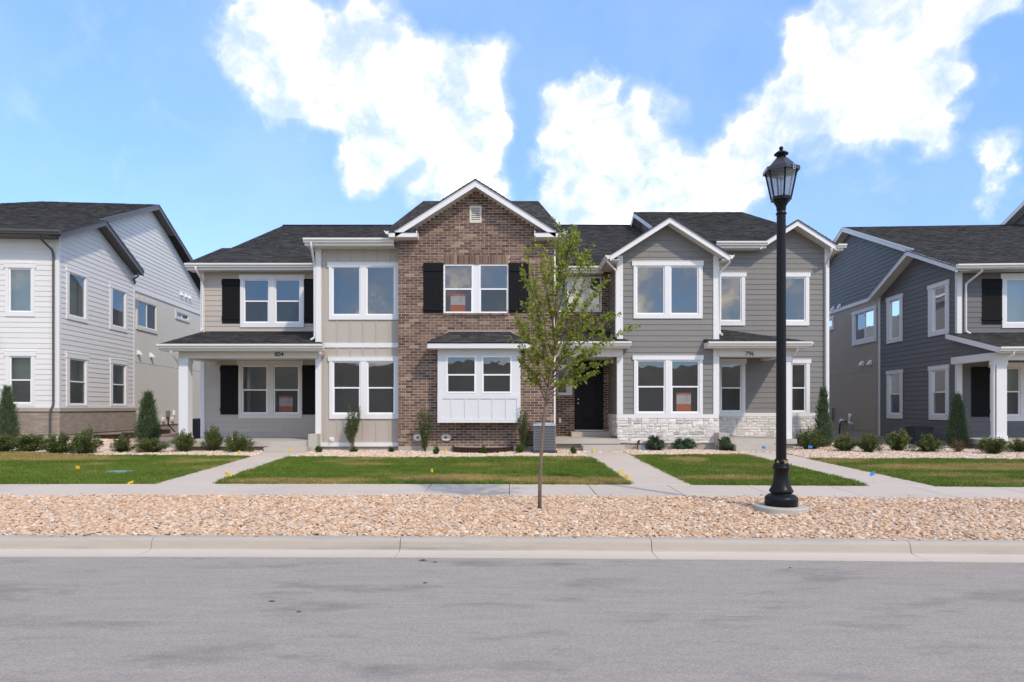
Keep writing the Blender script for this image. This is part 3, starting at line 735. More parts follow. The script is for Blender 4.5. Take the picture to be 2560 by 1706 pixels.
# ---- scattered instances (gravel, grass) held by one object each
def scatter(name, pts, protos, mat, label, category):
    """pts: (x, y, z, rx, ry, rz, sx, sy, sz, which)"""
    col = bpy.data.collections.new(name+'_pieces')
    for k, mb in enumerate(protos):
        o = bpy.data.objects.new('%s_piece' % name, mb.mesh('%s_piece' % name, mat, smooth=(name == 'grass'))); col.objects.link(o); o.name = '%s_piece_%02d' % (name, k)
    me = bpy.data.meshes.new(name); me.from_pydata([p[:3] for p in pts], [], [])
    a = me.attributes.new('turn', 'FLOAT_VECTOR', 'POINT'); a.data.foreach_set('vector', [c for p in pts for c in p[3:6]])
    a = me.attributes.new('size', 'FLOAT_VECTOR', 'POINT'); a.data.foreach_set('vector', [c for p in pts for c in p[6:9]])
    a = me.attributes.new('which', 'INT', 'POINT'); a.data.foreach_set('value', [p[9] for p in pts])
    o = bpy.data.objects.new(name, me); COL.objects.link(o); me.materials.append(MATS[mat])
    ng = bpy.data.node_groups.new(name, 'GeometryNodeTree')
    ng.interface.new_socket('Geometry', in_out='INPUT', socket_type='NodeSocketGeometry'); ng.interface.new_socket('Geometry', in_out='OUTPUT', socket_type='NodeSocketGeometry')
    N, L = ng.nodes, ng.links
    gi, go = N.new('NodeGroupInput'), N.new('NodeGroupOutput'); ins = N.new('GeometryNodeInstanceOnPoints'); ci = N.new('GeometryNodeCollectionInfo')
    ci.inputs['Collection'].default_value = col; ci.inputs['Separate Children'].default_value = True; ci.inputs['Reset Children'].default_value = True
    def attr(nm, ty):
        n = N.new('GeometryNodeInputNamedAttribute'); n.data_type = ty; n.inputs['Name'].default_value = nm; return n.outputs['Attribute']
    ins.inputs['Pick Instance'].default_value = True
    L.new(gi.outputs[0], ins.inputs['Points']); L.new(ci.outputs[0], ins.inputs['Instance'])
    L.new(attr('which', 'INT'), ins.inputs['Instance Index'])
    e2r = N.new('FunctionNodeEulerToRotation'); L.new(attr('turn', 'FLOAT_VECTOR'), e2r.inputs[0]); L.new(e2r.outputs[0], ins.inputs['Rotation'])
    L.new(attr('size', 'FLOAT_VECTOR'), ins.inputs['Scale']); L.new(ins.outputs[0], go.inputs[0])
    md = o.modifiers.new('scatter', 'NODES'); md.node_group = ng
    return tag(o, label, category, None, 'stuff')
def pebble(seed):
    import bmesh
    bm = bmesh.new(); bmesh.ops.create_icosphere(bm, subdivisions=2, radius=1)
    for v in bm.verts:
        c = v.co.normalized()
        v.co = c*(1+.34*mnoise.noise(c*1.1+Vector((seed*3.1, 0, 0)))+.26*mnoise.noise(c*2.4+Vector((0, seed*2.3, 0))))
        v.co.x = math.copysign(abs(v.co.x)**.85, v.co.x); v.co.z *= .8
    bm.verts.index_update(); mb = MB(); mb.add([v.co[:] for v in bm.verts], [[v.index for v in f.verts] for f in bm.faces]); bm.free(); return mb
PEB = [pebble(k) for k in range(10)]
LAMP_X, LAMP_Y = fx(1953, 10.15), 10.15
TREE_X, TREE_Y = fx(1349, 10.25), 10.25
pts = []
x = -11.4
DX = .047
while x < 11.4:
    o = .01
    while o < 3.30:
        px, po = x+U(-.04, .04), o+U(-.04, .04)
        for layer in range(2):
            if layer and RND() < .55: continue
            r = U(.0165, .030)*(1.45 if RND() < .08 else 1)
            X, O = px+layer*.03, min(max(po+layer*.025, .035), 3.32); y = yk(X)+O
            dl = math.hypot(X-LAMP_X, y-LAMP_Y)
            if dl < .33 or (y < LAMP_Y and dl < .40 and RND() < .6) or math.hypot(X-TREE_X, y-TREE_Y) < .05: continue
            z = gz(X, y)-.010+layer*.020+.014*mnoise.noise((X*1.5, y*1.5, 3))
            pts.append((X, y, z, U(-.35, .35), U(-.35, .35), U(0, 6.28), r*U(1, 1.55), r*U(.8, 1.1), r*U(.62, .95), random.randrange(10)))
        o += DX
    x += DX
for k in range(90):       # stray stones on the kerb and the walk
    X = U(-11, 11); O = U(-.12, -.01) if RND() < .4 else 3.34+abs(random.gauss(0, .12)); y = yk(X)+O; r = U(.010, .022)
    pts.append((X, y, (.158 if O < 0 else gz(X, y))+r*.5, U(-.3, .3), U(-.3, .3), U(0, 6.28), r*1.3, r, r*.8, random.randrange(10)))
scatter('gravel', pts, PEB, 'pebble_tan', 'tan river rock filling the strip between kerb and sidewalk', 'gravel')

# ------------------------------------------------------------------ the townhouse building
YB, YR, YBAY, YBAT, YGB = 23.2, 20.5, 20.05, 20.87, 21.3     # back walls, brick gable, white bay window, batten box, grey bay
town = empty('townhouse_building', (0, 20.5, .40), off=(0, 20.5, .40))
tag(town, 'long two-storey townhouse row of beige, brown brick and grey fronts, numbered 804 and 796', 'townhouse')
T = town
G0 = .36
def sq(us, vs, Y): return (fx(us[0], Y), fx(us[1], Y), fz(vs[1], Y), fz(vs[0], Y))
def sash(u0, u1, v0, v1, Y, vm=None): return (fx(u0, Y), fx(u1, Y), fz(v1, Y), fz(v0, Y), None if vm is None else fz(vm, Y))
# --- beige siding wall, two storeys
mB = front_map(YB)
xl, xr = fx(511, YB), fx(796, YB)
wu = dict(trim=sq((601.6, 760.3), (690, 819), YB), head=sq((599, 762.5), (688.5, 698.5), YB), sashes=[sash(609.9, 673.6, 698.9, 808, YB, 753.5), sash(687.9, 751.6, 698.9, 808, YB, 753.5)])
wl = dict(trim=sq((597.3, 756), (905, 1046.6), YB), head=sq((594, 758.8), (903.5, 914), YB), sashes=[sash(604.9, 669.5, 914.7, 1034.8, YB, 975.4), sash(684, 748.4, 914.7, 1034.8, YB, 975.4)])
def hole(w): return (w['sashes'][0][0]-.03, w['sashes'][-1][1]+.03, w['sashes'][0][2]-.03, w['sashes'][0][3]+.03)
zu0, zu1 = fz(829, YB), fz(668, YB)
lap_wall(T, mB, zu0, zu1, lambda z: (xl, xr), 'siding_beige', holes=[hole(wu)])
lap_wall(T, mB, fz(1094, YB), fz(893, YB), lambda z: (xl, xr), 'siding_beige', holes=[hole(wl)])
window(T, mB, **wu); window(T, mB, **wl, tm='trim_beam')
for (a, b) in ((556, 600.8), (761, 806)): shutter(T, mB, fx(a, YB), fx(b, YB), fz(808.8, YB), fz(697.8, YB))
for (a, b) in ((551.8, 596.6), (756.6, 801.5)): shutter(T, mB, fx(a, YB), fx(b, YB), fz(1036.8, YB), fz(913.9, YB))
MB().box(fx(502, YB), fx(511.8, YB), -.2, .03, fz(1094, YB), zu1, mB).build('corner_board', 'trim_white', T)
# upper eave, gutter, downspout
def eave(parent, x0, x1, ye, yw, ztop, tm='gutter_white', sm='soffit_white', ends=True, gut=True):
    """fascia, soffit and gutter of a level eave at y = ye in front of a wall at yw; ztop = top of the gutter"""
    MB().box(x0+.02, x1-.02, ye+.0, ye+.025, ztop-.21, ztop-.01).build('fascia', tm, parent)
    MB().box(x0+.02, x1-.02, ye+.026, yw+.02, ztop-.20, ztop-.18).build('soffit', sm, parent)
    if gut: gutter(parent, (x0, ye-.001, ztop), (x1, ye-.001, ztop), tm)
zE = fz(658, 22.62)
eave(T, fx(463, 22.7), fx(789, 22.7), 22.74, YB, zE)
downspout(T, [(fx(490, 22.7), 22.66, zE-.12), (fx(491, 22.7), 22.66, zE-.22), (fx(504, 23.05), 23.12, zE-.50), (fx(504, 23.05), 23.12, fz(822, 23)), (fx(503, 23.0), 22.95, fz(829, 22.9))])
# --- main roof: front slope, ridge, gable end on the west side
EY, RY_ = 22.72, 31.5
zr0 = zE+.0
slope = .4167
def zmain(y): return zr0+slope*(y-EY)
xw0, xw1 = -11.06, -10.72
shingles(T, [(xw1, EY, zmain(EY)), (5.7, EY, zmain(EY)), (5.7, RY_, zmain(RY_)), (xw1, RY_, zmain(RY_))])
shingles(T, [(xw0, EY, zmain(EY)), (xw1-.001, EY, zmain(EY)), (xw1-.001, 25.65, zmain(25.65)), (xw0, 25.65, zmain(25.65))])
MB().slab([(xw1, RY_+.01, zmain(RY_)), (5.7, RY_+.01, zmain(RY_)), (5.7, 38, zmain(RY_)-slope*6.5), (xw1, 38, zmain(RY_)-slope*6.5)], .04).build('rear_roof', 'shingle', T)
MB().box(xw1, 5.7, RY_-.12, RY_+.12, zmain(RY_)-.02, zmain(RY_)+.02).build('ridge_cap', 'shingle', T)
# end wall and rake of the beige end
MB().prism([(YB, .4), (46, .4), (46, zmain(25)), (38, zmain(25)), (RY_, zmain(RY_)-.2), (YB, zmain(YB)-.2)], -10.75, -10.45, lambda a, d, z: (d, a, z)).build('end_wall', 'siding_beige', T)
# higher hipped roof behind the brick gable
ZH = fz(503, 33); xa, xb = fx(1058.7, 33), fx(1345.6, 33)
y0_ = 27.6; xA, xB = -7.0, 4.15
shingles(T, [(fx(985, 30.4)-.35, 30.4, fz(575, 30.4)), (fx(1396, 30.4)+.2, 30.4, fz(575, 30.4)), (xb, 33, ZH), (xa, 33, ZH)], name='hip_roof')
# --- porch 804
PEy = 20.36; pz_e, pz_t = fz(861, PEy), fz(831, YB)
xpl, xpr = -10.72, fx(809, PEy)
mF = front_map(0)
shingles(T, [(xpl, PEy, pz_e), (xpr, PEy, pz_e), (fx(802, 20.9), YBAT-.01, pz_e+(pz_t-pz_e)*(YBAT-.01-PEy)/(YB-PEy)), (xpl, YBAT-.01, pz_e+(pz_t-pz_e)*(YBAT-.01-PEy)/(YB-PEy))], name='porch_roof')
zq = pz_e+(pz_t-pz_e)*(YBAT-PEy)/(YB-PEy)
shingles(T, [(xpl, YBAT, zq), (fx(791, YBAT), YBAT, zq), (fx(791, YBAT), YB-.01, pz_t), (xpl, YB-.01, pz_t)], name='porch_roof')
gutter(T, (xpl-.02, PEy+.03, pz_e), (xpr, PEy+.03, pz_e))
MB().box(xpl, xpr-.02, PEy+.032, PEy+.06, pz_e-.19, pz_e-.01).build('fascia', 'gutter_white', T)
MB().box(xpl, xpr-.02, PEy+.061, 20.76, pz_e-.19, pz_e-.17).build('soffit', 'soffit_white', T)
MB().prism([(PEy, pz_e-.19), (PEy, pz_e-.005), (YB, pz_t-.005), (YB, pz_t-.19)], xpl-.0, xpl+.03, lambda a, d, z: (d, a, z)).build('rake_board', 'trim_white', T)
YP = 20.75
bx0, bx1 = fx(446.6, YP), fx(793, YP); bzt, bzb = fz(876.5, YP), fz(896, YP)
MB().box(bx0, bx1, YP, YP+.28, bzb, bzt).build('porch_beam', 'trim_beam', T)
MB().box(bx0, bx0+.26, YP+.28, YB-.02, bzb, bzt).build('porch_side_beam', 'trim_beam', T)
MB().prism([(YP+.28, bzt+.001), (YB-.02, bzt+.001), (YB-.02, pz_t-.06), (YP+.28, bzt+.05)], bx0+.02, bx0+.2, lambda a, d, z: (d, a, z)).build('porch_gable_panel', 'siding_beige', T)
MB().box(bx0+.27, bx1, YP+.29, YB-.02, bzb+.10, bzb+.12).build('porch_ceiling', 'soffit_white', T)
slab_t = fz(1103.6, 20.6)
def post(x0, x1, y0, y1, z0, z1, parent=T):
    p = MB().box(x0, x1, y0, y1, z0, z1).build('porch_post', 'trim_white', parent)
    MB().box(x0-.02, x1+.02, y0-.02, y1+.02, z1-.15, z1-.001).build('capital', 'trim_white', p)
    MB().box(x0-.018, x1+.018, y0-.018, y1+.018, z0+.001, z0+.15).build('plinth', 'trim_white', p)
    return p
post(bx0, bx0+.285, YP, YP+.30, slab_t, bzb)
downspout(T, [(fx(425, PEy), PEy+.05, pz_e-.12), (fx(426, PEy), PEy+.05, pz_e-.24), (bx0-.03, YP+.12, pz_e-.62), (bx0-.04, YP+.14, pz_e-.95), (bx0-.04, YP+.14, .55)])
text(T, '804', (fx(698, YP), YP-.006, fz(891.3, YP)), .185, 'number_black')
porch = MB().box(bx0-.12, fx(770, 20.55), 20.56, YB-.02, fz(1116.6, 20.6), slab_t).build('porch_slab', 'concrete', T)
MB().box(bx0-.05, fx(790, 20.6), 20.70, YB-.03, .33, fz(1116.6, 20.6)-.001).build('porch_footing', 'foundation', T)
MB().box(fx(773, 20.55), fx(795, 20.55), 20.45, 21.2, .35, fz(1085.5, 20.5)).build('porch_kerb_block', 'concrete', T)
MB().box(fx(664, 20.2), fx(771.4, 20.2), 20.03, 20.559, .33, fz(1119, 20.1)).build('step', 'concrete', T)
MB().box(fx(789, 23), fx(794, 23), YB-.14, YB-.03, fz(1066, YB), fz(1049, YB)).build('outlet_box', 'vinyl_white', T)
# --- beige board-and-batten box
mT = front_map(YBAT)
tx0, tx1 = fx(792, YBAT), fx(1000, YBAT)
wu = dict(trim=(fx(822.8, YBAT), tx1-.0, fz(800, YBAT), fz(659, YBAT)), head=(fx(819.4, YBAT), tx1, fz(668, YBAT), fz(657.6, YBAT)), sashes=[sash(830.9, 901.6, 667, 788.7, YBAT), sash(916, 987.7, 667, 788.7, YBAT)])
wl = dict(trim=(fx(824, YBAT), tx1, fz(1047.6, YBAT), fz(894, YBAT)), head=(fx(820.6, YBAT), tx1, fz(903, YBAT), fz(892.6, YBAT)), sashes=[sash(832, 902, 903.5, 1035.7, YBAT, 970), sash(917.8, 988, 903.5, 1035.7, YBAT, 970)])
bw = MB(); slab_holes(bw, (tx0, tx1, fz(1112, YBAT), fz(605, YBAT)), [hole(wu), hole(wl)], -.12, .0, mT)
bw = bw.build('batten_wall', 'batten_beige', T)
MB().box(YBAT+.12, YB, -.001, .12, fz(1112, YBAT), fz(605, YBAT), left_map(tx0+.12)).build('batten_side_wall', 'batten_beige', T)
window(T, mT, **wu); window(T, mT, **wl)
bands = [(fz(857.7, YBAT), fz(800, YBAT)-.0), (fz(657, YBAT)+.02, fz(624, YBAT)), (fz(892, YBAT)+.02, fz(869.6, YBAT)), (fz(1106.4, YBAT), fz(1047.8, YBAT))]
for u in (843.3, 875.8, 908.3, 940.9, 974.3):
    for a, b in bands: MB().box(fx(u, YBAT)-.022, fx(u, YBAT)+.022, 0, .02, a, b, mT).build('batten', 'batten_beige', bw)
for a, b in ((fz(857.7, YBAT), fz(624, YBAT)), (fz(1106.4, YBAT), fz(869.6, YBAT))): MB().box(fx(810.8, YBAT)-.022, fx(810.8, YBAT)+.022, 0, .02, a, b, mT).build('batten', 'batten_beige', bw)
MB().box(tx0-.002, fx(803.5, YBAT), -.1, .035, fz(1106.4, YBAT), fz(605, YBAT), mT).build('corner_board', 'trim_white', T)
MB().box(YBAT-.034, YBAT+.10, -.0, .03, fz(1106.4, YBAT), fz(605, YBAT), left_map(tx0-.003)).build('corner_board', 'trim_white', T)
MB().box(fx(803.6, YBAT), tx1, 0, .03, fz(869.4, YBAT), fz(858, YBAT), mT).build('belt_board', 'trim_white', T)
MB().box(tx0, tx1, -.02, .04, fz(1116.6, YBAT), fz(1106.5, YBAT), mT).build('base_board', 'trim_white', T)
MB().box(fx(803.6, YBAT), tx1, 0, .03, fz(623.8, YBAT), fz(604, YBAT), mT).build('frieze_board', 'trim_white', T)
MB().box(tx0+.02, tx1, -.3, -.03, .3, fz(1116.6, YBAT)+.02, mT).build('foundation', 'foundation', T)
zEb = fz(594.5, 20.25)
eave(T, fx(758, 20.3), fx(985, 20.3), 20.38, YBAT, zEb)
shingles(T, [(fx(760, 20.3), 20.33, zEb+.005), (-3.3, 20.33, zEb+.005), (-3.3, 24.5, zEb+.005+.26*4.17), (fx(760, 20.3), 24.5, zEb+.005+.26*4.17)], name='box_roof')
MB().box(fx(760, 20.3)+.03, tx0+.1, YBAT, 25, zEb-.2, zEb-.18).build('soffit', 'soffit_white', T)
downspout(T, [(fx(778, 20.35), 20.33, zEb-.12), (fx(778.5, 20.35), 20.33, zEb-.24), (tx0-.075, 20.88, zEb-.70), (tx0-.075, 20.9, fz(845, 20.9)), (tx0-.19, 20.86, fz(849.5, 20.8))])
MB().box(fx(824.5, YBAT), fx(835.3, YBAT), 0, .05, fz(1104, YBAT), fz(1093.6, YBAT), mT).build('hose_box', 'vinyl_white', T)
MB().tube([(fx(829, YBAT), YBAT-.05, fz(1099, YBAT)), (fx(829, YBAT), YBAT-.12, fz(1099, YBAT)), (fx(828.5, YBAT), YBAT-.13, fz(1104, YBAT))], .018, 8).build('hose_tap', 'steel', T)
chand = empty('chandelier', (fx(942, 22.1), 22.1, fz(765, 22.1))); tag(chand, 'small chandelier with white shades seen through the upper beige window', 'chandelier')
MB().tube([(0, 0, .1), (0, 0, .95)], .006, 6).build('stem', 'steel', chand)
for k in range(7):
    a_ = k*.9; xx, yy, zz = .19*math.cos(a_), .19*math.sin(a_), (.0, .22, .10, .34, .05, .28, .16)[k]
    MB().tube([(0, 0, zz+.12), (xx, yy, zz+.12)], .005, 5).build('arm', 'steel', chand)
    MB().lathe([(.048, zz), (.050, zz+.02), (.046, zz+.13), (.02, zz+.131)], 12, (xx, yy)).build('shade', 'vinyl_white', chand)
# --- brown brick gable
mR = front_map(YR)
gx, gza, gsl = -1.093, 8.543, .632
rx0, rx1 = fx(996, YR), fx(1385, YR)
zb0 = fz(1116, YR); gcx = fx(1188.4, 20.05)
def gspan(z):
    zt = gza-.16-gsl*.0
    h = (zt-z)/gsl
    if h <= .02: return None
    l, r = gcx-h, gcx+h
    return (max(l, rx0), min(r, rx1))
wbr = dict(trim=(0, 1, 0, 1), sashes=[sash(1109, 1182.6, 661, 783.5, YR, 722.8), sash(1198, 1271, 661, 783.5, YR, 722.8)])
hw = (fx(1109, YR), fx(1271, YR), fz(783.5, YR), fz(661, YR))
hsold = (fx(1108, YR), fx(1272, YR), fz(661, YR), fz(637.8, YR))
hsill = (fx(1108, YR), fx(1272, YR), fz(789.3, YR), fz(783.5, YR))
hvent = (fx(1174, YR)+.01, fx(1204, YR)-.01, fz(558, YR)+.01, fz(515.7, YR)-.01)
hbay = (fx(1097, YBAY), fx(1298, YBAY), fz(1053, YBAY), fz(872, YBAY))
bwall = bricks(T, mR, (rx0, rx1, zb0, gza), [hw, hsold, hsill, hvent, hbay], gspan, single=300, eye=(-1.0, 0, 1.74))
MB().box(hsold[0], hsold[1], -.05, -.001, hsold[2], hsold[3], mR).build('lintel_mortar', 'mortar', T)
n = 24; w_ = (hsold[1]-hsold[0])/n
for i in range(n): MB().box(hsold[0]+i*w_+.005, hsold[0]+(i+1)*w_-.005, -.003, .008+U(0, .003), hsold[2]+.012, hsold[3]-.012, mR, tint=min(1, max(0, random.gauss(.5, .25)))).build('soldier_brick', 'brick', bwall)
MB().box(hsill[0], hsill[1], -.05, .035, hsill[2]+.004, hsill[3]-.002, mR).build('sill_mortar', 'mortar', T)
n = 16; w_ = (hsill[1]-hsill[0])/n
for i in range(n): MB().box(hsill[0]+i*w_+.005, hsill[0]+(i+1)*w_-.005, .0, .045+U(0, .004), hsill[2], hsill[3]-.001, mR, tint=min(1, max(0, random.gauss(.55, .25)))).build('sill_brick', 'brick', bwall)
wbr.pop('trim'); window(T, lambda s, o, z: mR(s, o-.03, z), (0, 1, 0, 1), wbr['sashes'], trimmed=False)
for a, b in ((1058.7, 1108.5), (1271.6, 1321.5)): shutter(T, mR, fx(a, YR), fx(b, YR), fz(783.3, YR), fz(657.8, YR), rail=.2, low=.1)
v_ = MB(); vr = (fx(1174, YR), fx(1204, YR), fz(558, YR), fz(515.7, YR)); slab_holes(v_, vr, [(vr[0]+.06, vr[1]-.06, vr[2]+.06, vr[3]-.06)], -.02, .03, mR)
vent = v_.build('gable_vent', 'almond_plastic', T)
for i in range(7):
    z = vr[2]+.075+i*(vr[3]-vr[2]-.12)/7
    p = [mR(vr[0]+.055, .022, z-.012), mR(vr[1]-.055, .022, z-.012), mR(vr[1]-.055, .018, z-.018), mR(vr[0]+.055, .018, z-.018), mR(vr[0]+.055, -.01, z+.035), mR(vr[1]-.055, -.01, z+.035), mR(vr[1]-.055, -.015, z+.03), mR(vr[0]+.055, -.015, z+.03)]
    MB().hexa(p).build('louvre', 'almond_plastic', vent)
MB().box(vr[0]+.05, vr[1]-.05, -.06, -.05, vr[2]+.05, vr[3]-.05, mR).build('vent_back', 'pipe_black', vent)
MB().box(rx0+.0, rx1, -.4, .012, .30, zb0, mR).build('foundation', 'foundation', T)
MB().box(YR+.02, YB+.4, -.06, .0, .3, 7.0, right_map(rx1)).build('brick_return', 'mortar', T)
MB().box(rx1-.01, rx1+.05, -.09, -.021, fz(1115, YR), fz(620, YR), mR).build('corner_trim', 'trim_white', T)
def gable(parent, cx, half, za, sl, yf, yw, yb, fh=.2, half_r=None, tm='trim_white', sm='soffit_white', mp=None, roof=True, name='gable_roof', soff=True):
    """overhanging gable: two shingled slopes, rake boards, sloping soffits. mp maps (along, depth, height)"""
    mp = mp or (lambda a, d, z: (a, d, z))
    for sg, hf in ((-1, half), (1, half_r or half)):
        ex = cx+sg*hf; ze = za-sl*hf
        MB().prism([(cx, za-.012), (ex, ze-.012), (ex, ze-fh), (cx, za-fh)], yf, yf+.03, mp).build('rake_board', tm, parent)
        MB().prism([(cx, za+.008), (ex, ze+.008), (ex, ze-.05), (cx, za-.05)], yf-.018, yf-.001, mp).build('shingle_mould', tm, parent)
        if soff: MB().prism([(cx, za-fh*.72), (ex, ze-fh*.72), (ex, ze-fh*.72-.015), (cx, za-fh*.72-.015)], yf+.031, yw+.03, mp).build('soffit', sm, parent)
        if roof: shingles(parent, [mp(ex, yf-.03, ze+.012), mp(ex, yb, ze+.012), mp(cx, yb, za+.012), mp(cx, yf-.03, za+.012)], name=name)
gable(T, gcx, 2.40, gza, gsl, 20.05, YR, 27.4, fh=.215)
# boxed eave returns with their own little roofs
for u0, u1, sg in ((971.5, 1041, -1), (1337.5, 1408, 1)):
    a, b = fx(u0, 20.05), fx(u1, 20.05); zt_, zb_ = fz(582, 20.05), fz(592.8, 20.05)
    r = MB().box(a, b, 20.05, YR+.03, zb_, zt_).build('eave_return', 'trim_white', T)
    o_, i_ = (a, b) if sg < 0 else (b, a)
    MB().hexa([(a-.02, 20.03, zt_+.001), (b+.02, 20.03, zt_+.001), (b+.02, YR, zt_+.001), (a-.02, YR, zt_+.001), (a+.0, 20.15, zt_+.06), (b-.0, 20.15, zt_+.06), (b, YR, zt_+.10), (a, YR, zt_+.10)]).build('return_shingles', 'shingle', r)
    MB().box(b-.01 if sg < 0 else a-.02, b+.02 if sg < 0 else a+.01, 20.04, YR, zb_-.002, zt_+.05).build('return_cap', 'trim_white', r)
    ge = o_
    gutter(T, (ge, 20.0, zt_+.05), (ge, 26.5, zt_+.05), d=(sg, 0), h=.1)
    MB().box(min(ge, ge-sg*.5), max(ge, ge-sg*.5), YR+.04, 26.5, zb_, zb_+.02).build('soffit', 'soffit_white', T)
# --- white bay window on the brick
mY = front_map(YBAY)
bx = (fx(1094, YBAY), fx(1301.3, YBAY), fz(1056.8, YBAY), fz(869, YBAY))
sb = [sash(1115.9, 1190.3, 890.3, 983.6, YBAY, 937.5), sash(1204.8, 1279.5, 890.3, 983.6, YBAY, 937.5)]
hb_ = [(s[0]-.005, s[1]+.005, s[2]-.005, s[3]+.005) for s in sb]
bay = MB(); slab_holes(bay, bx, hb_, -.06, 0, mY)
bay.box(bx[0], bx[0]+.06, -YR+YBAY-.05, -.061, bx[2], bx[3], mY).box(bx[1]-.06, bx[1], -YR+YBAY-.05, -.061, bx[2], bx[3], mY).box(bx[0]+.061, bx[1]-.061, -YR+YBAY-.05, -.061, bx[2], bx[2]+.06, mY)
bay = bay.build('bay_window', 'panel_white', T)
zt0, zt1 = fz(1044.7, YBAY), fz(997.4, YBAY)
for rect in ((bx[0]-.003, bx[1]+.003, bx[2]-.006, zt0-.03), (bx[0]-.002, bx[1]+.002, zt1, fz(986, YBAY)), (bx[0]-.002, fx(1106, YBAY), zt0-.031, zt1), (fx(1292, YBAY), bx[1]+.002, zt0-.031, zt1)):
    MB().box(rect[0], rect[1], -.02, .02, rect[2], rect[3], mY).build('bay_trim', 'panel_white', bay)
for u in (1129.7, 1163.6, 1198, 1232, 1266): MB().box(fx(u, YBAY)-.022, fx(u, YBAY)+.022, 0, .018, zt0-.03, zt1, mY).build('batten', 'panel_white', bay)
window(T, mY, (0, 1, 0, 1), sb, trimmed=False, room=2.2, mull=False, pad=(.02, .02, .02, .02))
ye = 19.74; e0, e1 = fx(1068.6, ye), fx(1327, ye); ze0, ze1 = fz(857.6, ye), fz(871, ye)
MB().box(e0, e1, ye, ye+.03, ze1, ze0).box(e0, e0+.03, ye+.031, YR-.001, ze1, ze0).box(e1-.03, e1, ye+.031, YR-.001, ze1, ze0).build('bay_fascia', 'panel_white', bay)
MB().box(e0+.031, e1-.031, ye+.031, YR-.001, ze1+.005, ze1+.02).build('bay_soffit', 'soffit_white', bay)
t0, t1, tz = fx(1123, YR), fx(1275, YR), fz(831, YR)
for pl in ([(e0-.02, ye-.02, ze0+.012), (e1+.02, ye-.02, ze0+.012), (t1, YR-.01, tz), (t0, YR-.01, tz)], [(e0-.02, YR-.01, ze0+.012), (e0-.02, ye-.02, ze0+.012), (t0, YR-.01, tz)], [(e1+.02, ye-.02, ze0+.012), (e1+.02, YR-.01, ze0+.012), (t1, YR-.01, tz)]):
    shingles(T, pl, name='bay_roof', expo=.12)
for a, b in (((e0-.03, ze0+.02), (t0-.01, tz+.015)), ((t0-.01, tz+.015), (t1+.01, tz+.015)), ((t1+.01, tz+.015), (e1+.03, ze0+.02))):
    MB().prism([a, b, (b[0], b[1]+.035), (a[0], a[1]+.035)], YR-.03, YR+.0, lambda s, d, z: (s, d, z)).build('flashing', 'flashing_tan', T)
def oval_vent(cx, cz, w, h, m, mat='almond_plastic', parent=T):
    n = 20; pl = []
    for k in range(n):
        t = 2*math.pi*k/n; c, s_ = math.cos(t), math.sin(t)
        pl.append((cx+w/2*math.copysign(abs(c)**.7, c), cz+h/2*math.copysign(abs(s_)**.8, s_)))
    b = MB().prism(pl, 0, .05, lambda a, d, z: m(a, d, z)).build('vent_cover', mat, parent)
    MB().prism([(cx-.01+.035*math.cos(2*math.pi*k/10), cz+.035*math.sin(2*math.pi*k/10)) for k in range(10)], .051, .056, lambda a, d, z: m(a, d, z)).build('vent_hole', 'pipe_black', b)
oval_vent(fx(1045.5, YR), fz(1094, YR), .28, .20, mR); oval_vent(fx(1115.5, YR), fz(1094, YR), .30, .195, mR)
# --- recessed entry between the brick and the grey bay
ex0, ex1 = rx1+.02, fx(1545, YGB)
mE = front_map(YB)
door = (fx(1436, YB), fx(1509, YB), fz(1077, YB), fz(1077, YB)+2.42)
wen = [sash(1392, 1419, 896, 985, YB)]
we3 = [sash(1388, 1421, 693, 780, YB), sash(1430, 1461, 693, 780, YB), sash(1472, 1503.6, 693, 780, YB)]
hd = (door[0], door[1], door[2]-.02, door[3])
hwe = (fx(1388, YB), fx(1503.6, YB), we3[0][2], we3[0][3]); hwn = (wen[0][0], wen[0][1]+.16, wen[0][2], wen[0][3])
bricks(T, mE, (ex0, ex1, fz(1090, YB), fz(668, YB)), [hd, hwe, hwn], lambda z: (ex0, ex1), name='entry_wall')
window(T, mE, (0, 1, 0, 1), we3, trimmed=False)
window(T, mE, (wen[0][0]-.02, wen[0][1]+.16, wen[0][2]-.05, wen[0][3]+.05), wen, room=1.6)
dr = MB(); slab_holes(dr, (door[0], door[1], door[2], door[3]), [(door[0]+.055, door[1]-.055, door[2]+.03, door[3]-.05)], -.1, .02, mE); dr.build('door_frame', 'door_black', T)
D0, D1, DZ0, DZ1 = door[0]+.057, door[1]-.057, door[2]+.032, door[3]-.052
dd = MB(); pw = (D0+.15, D1-.15)
pan = [(pw[0], pw[1], DZ0+.26, DZ0+.82), (pw[0], pw[1], DZ0+1.02, DZ1-.17)]
slab_holes(dd, (D0, D1, DZ0, DZ1), pan, -.045, .0, mE); dd = dd.build('front_door', 'door_black', T)
for p in pan:
    MB().box(p[0], p[1], -.045, -.014, p[2], p[3], mE).build('door_panel', 'door_black', dd)
    MB().hexa([mE(p[0]+.05, -.014, p[2]+.05), mE(p[1]-.05, -.014, p[2]+.05), mE(p[1]-.05, -.014, p[3]-.05), mE(p[0]+.05, -.014, p[3]-.05), mE(p[0]+.075, -.004, p[2]+.075), mE(p[1]-.075, -.004, p[2]+.075), mE(p[1]-.075, -.004, p[3]-.075), mE(p[0]+.075, -.004, p[3]-.075)]).build('raised_field', 'door_black', dd)
for z in (fz(998.5, YB), fz(1008.8, YB)):
    MB().tube([mE(D0+.07, 0, z), mE(D0+.07, .02, z), mE(D0+.07, .035, z), mE(D0+.07, .06, z), mE(D0+.07, .07, z)], [.03, .03, .015, .03, .018], 12).build('door_knob', 'steel', dd)
MB().box(door[0], door[1], -.1, .06, door[2]-.02, door[2]+.03, mE).build('threshold', 'steel', T)
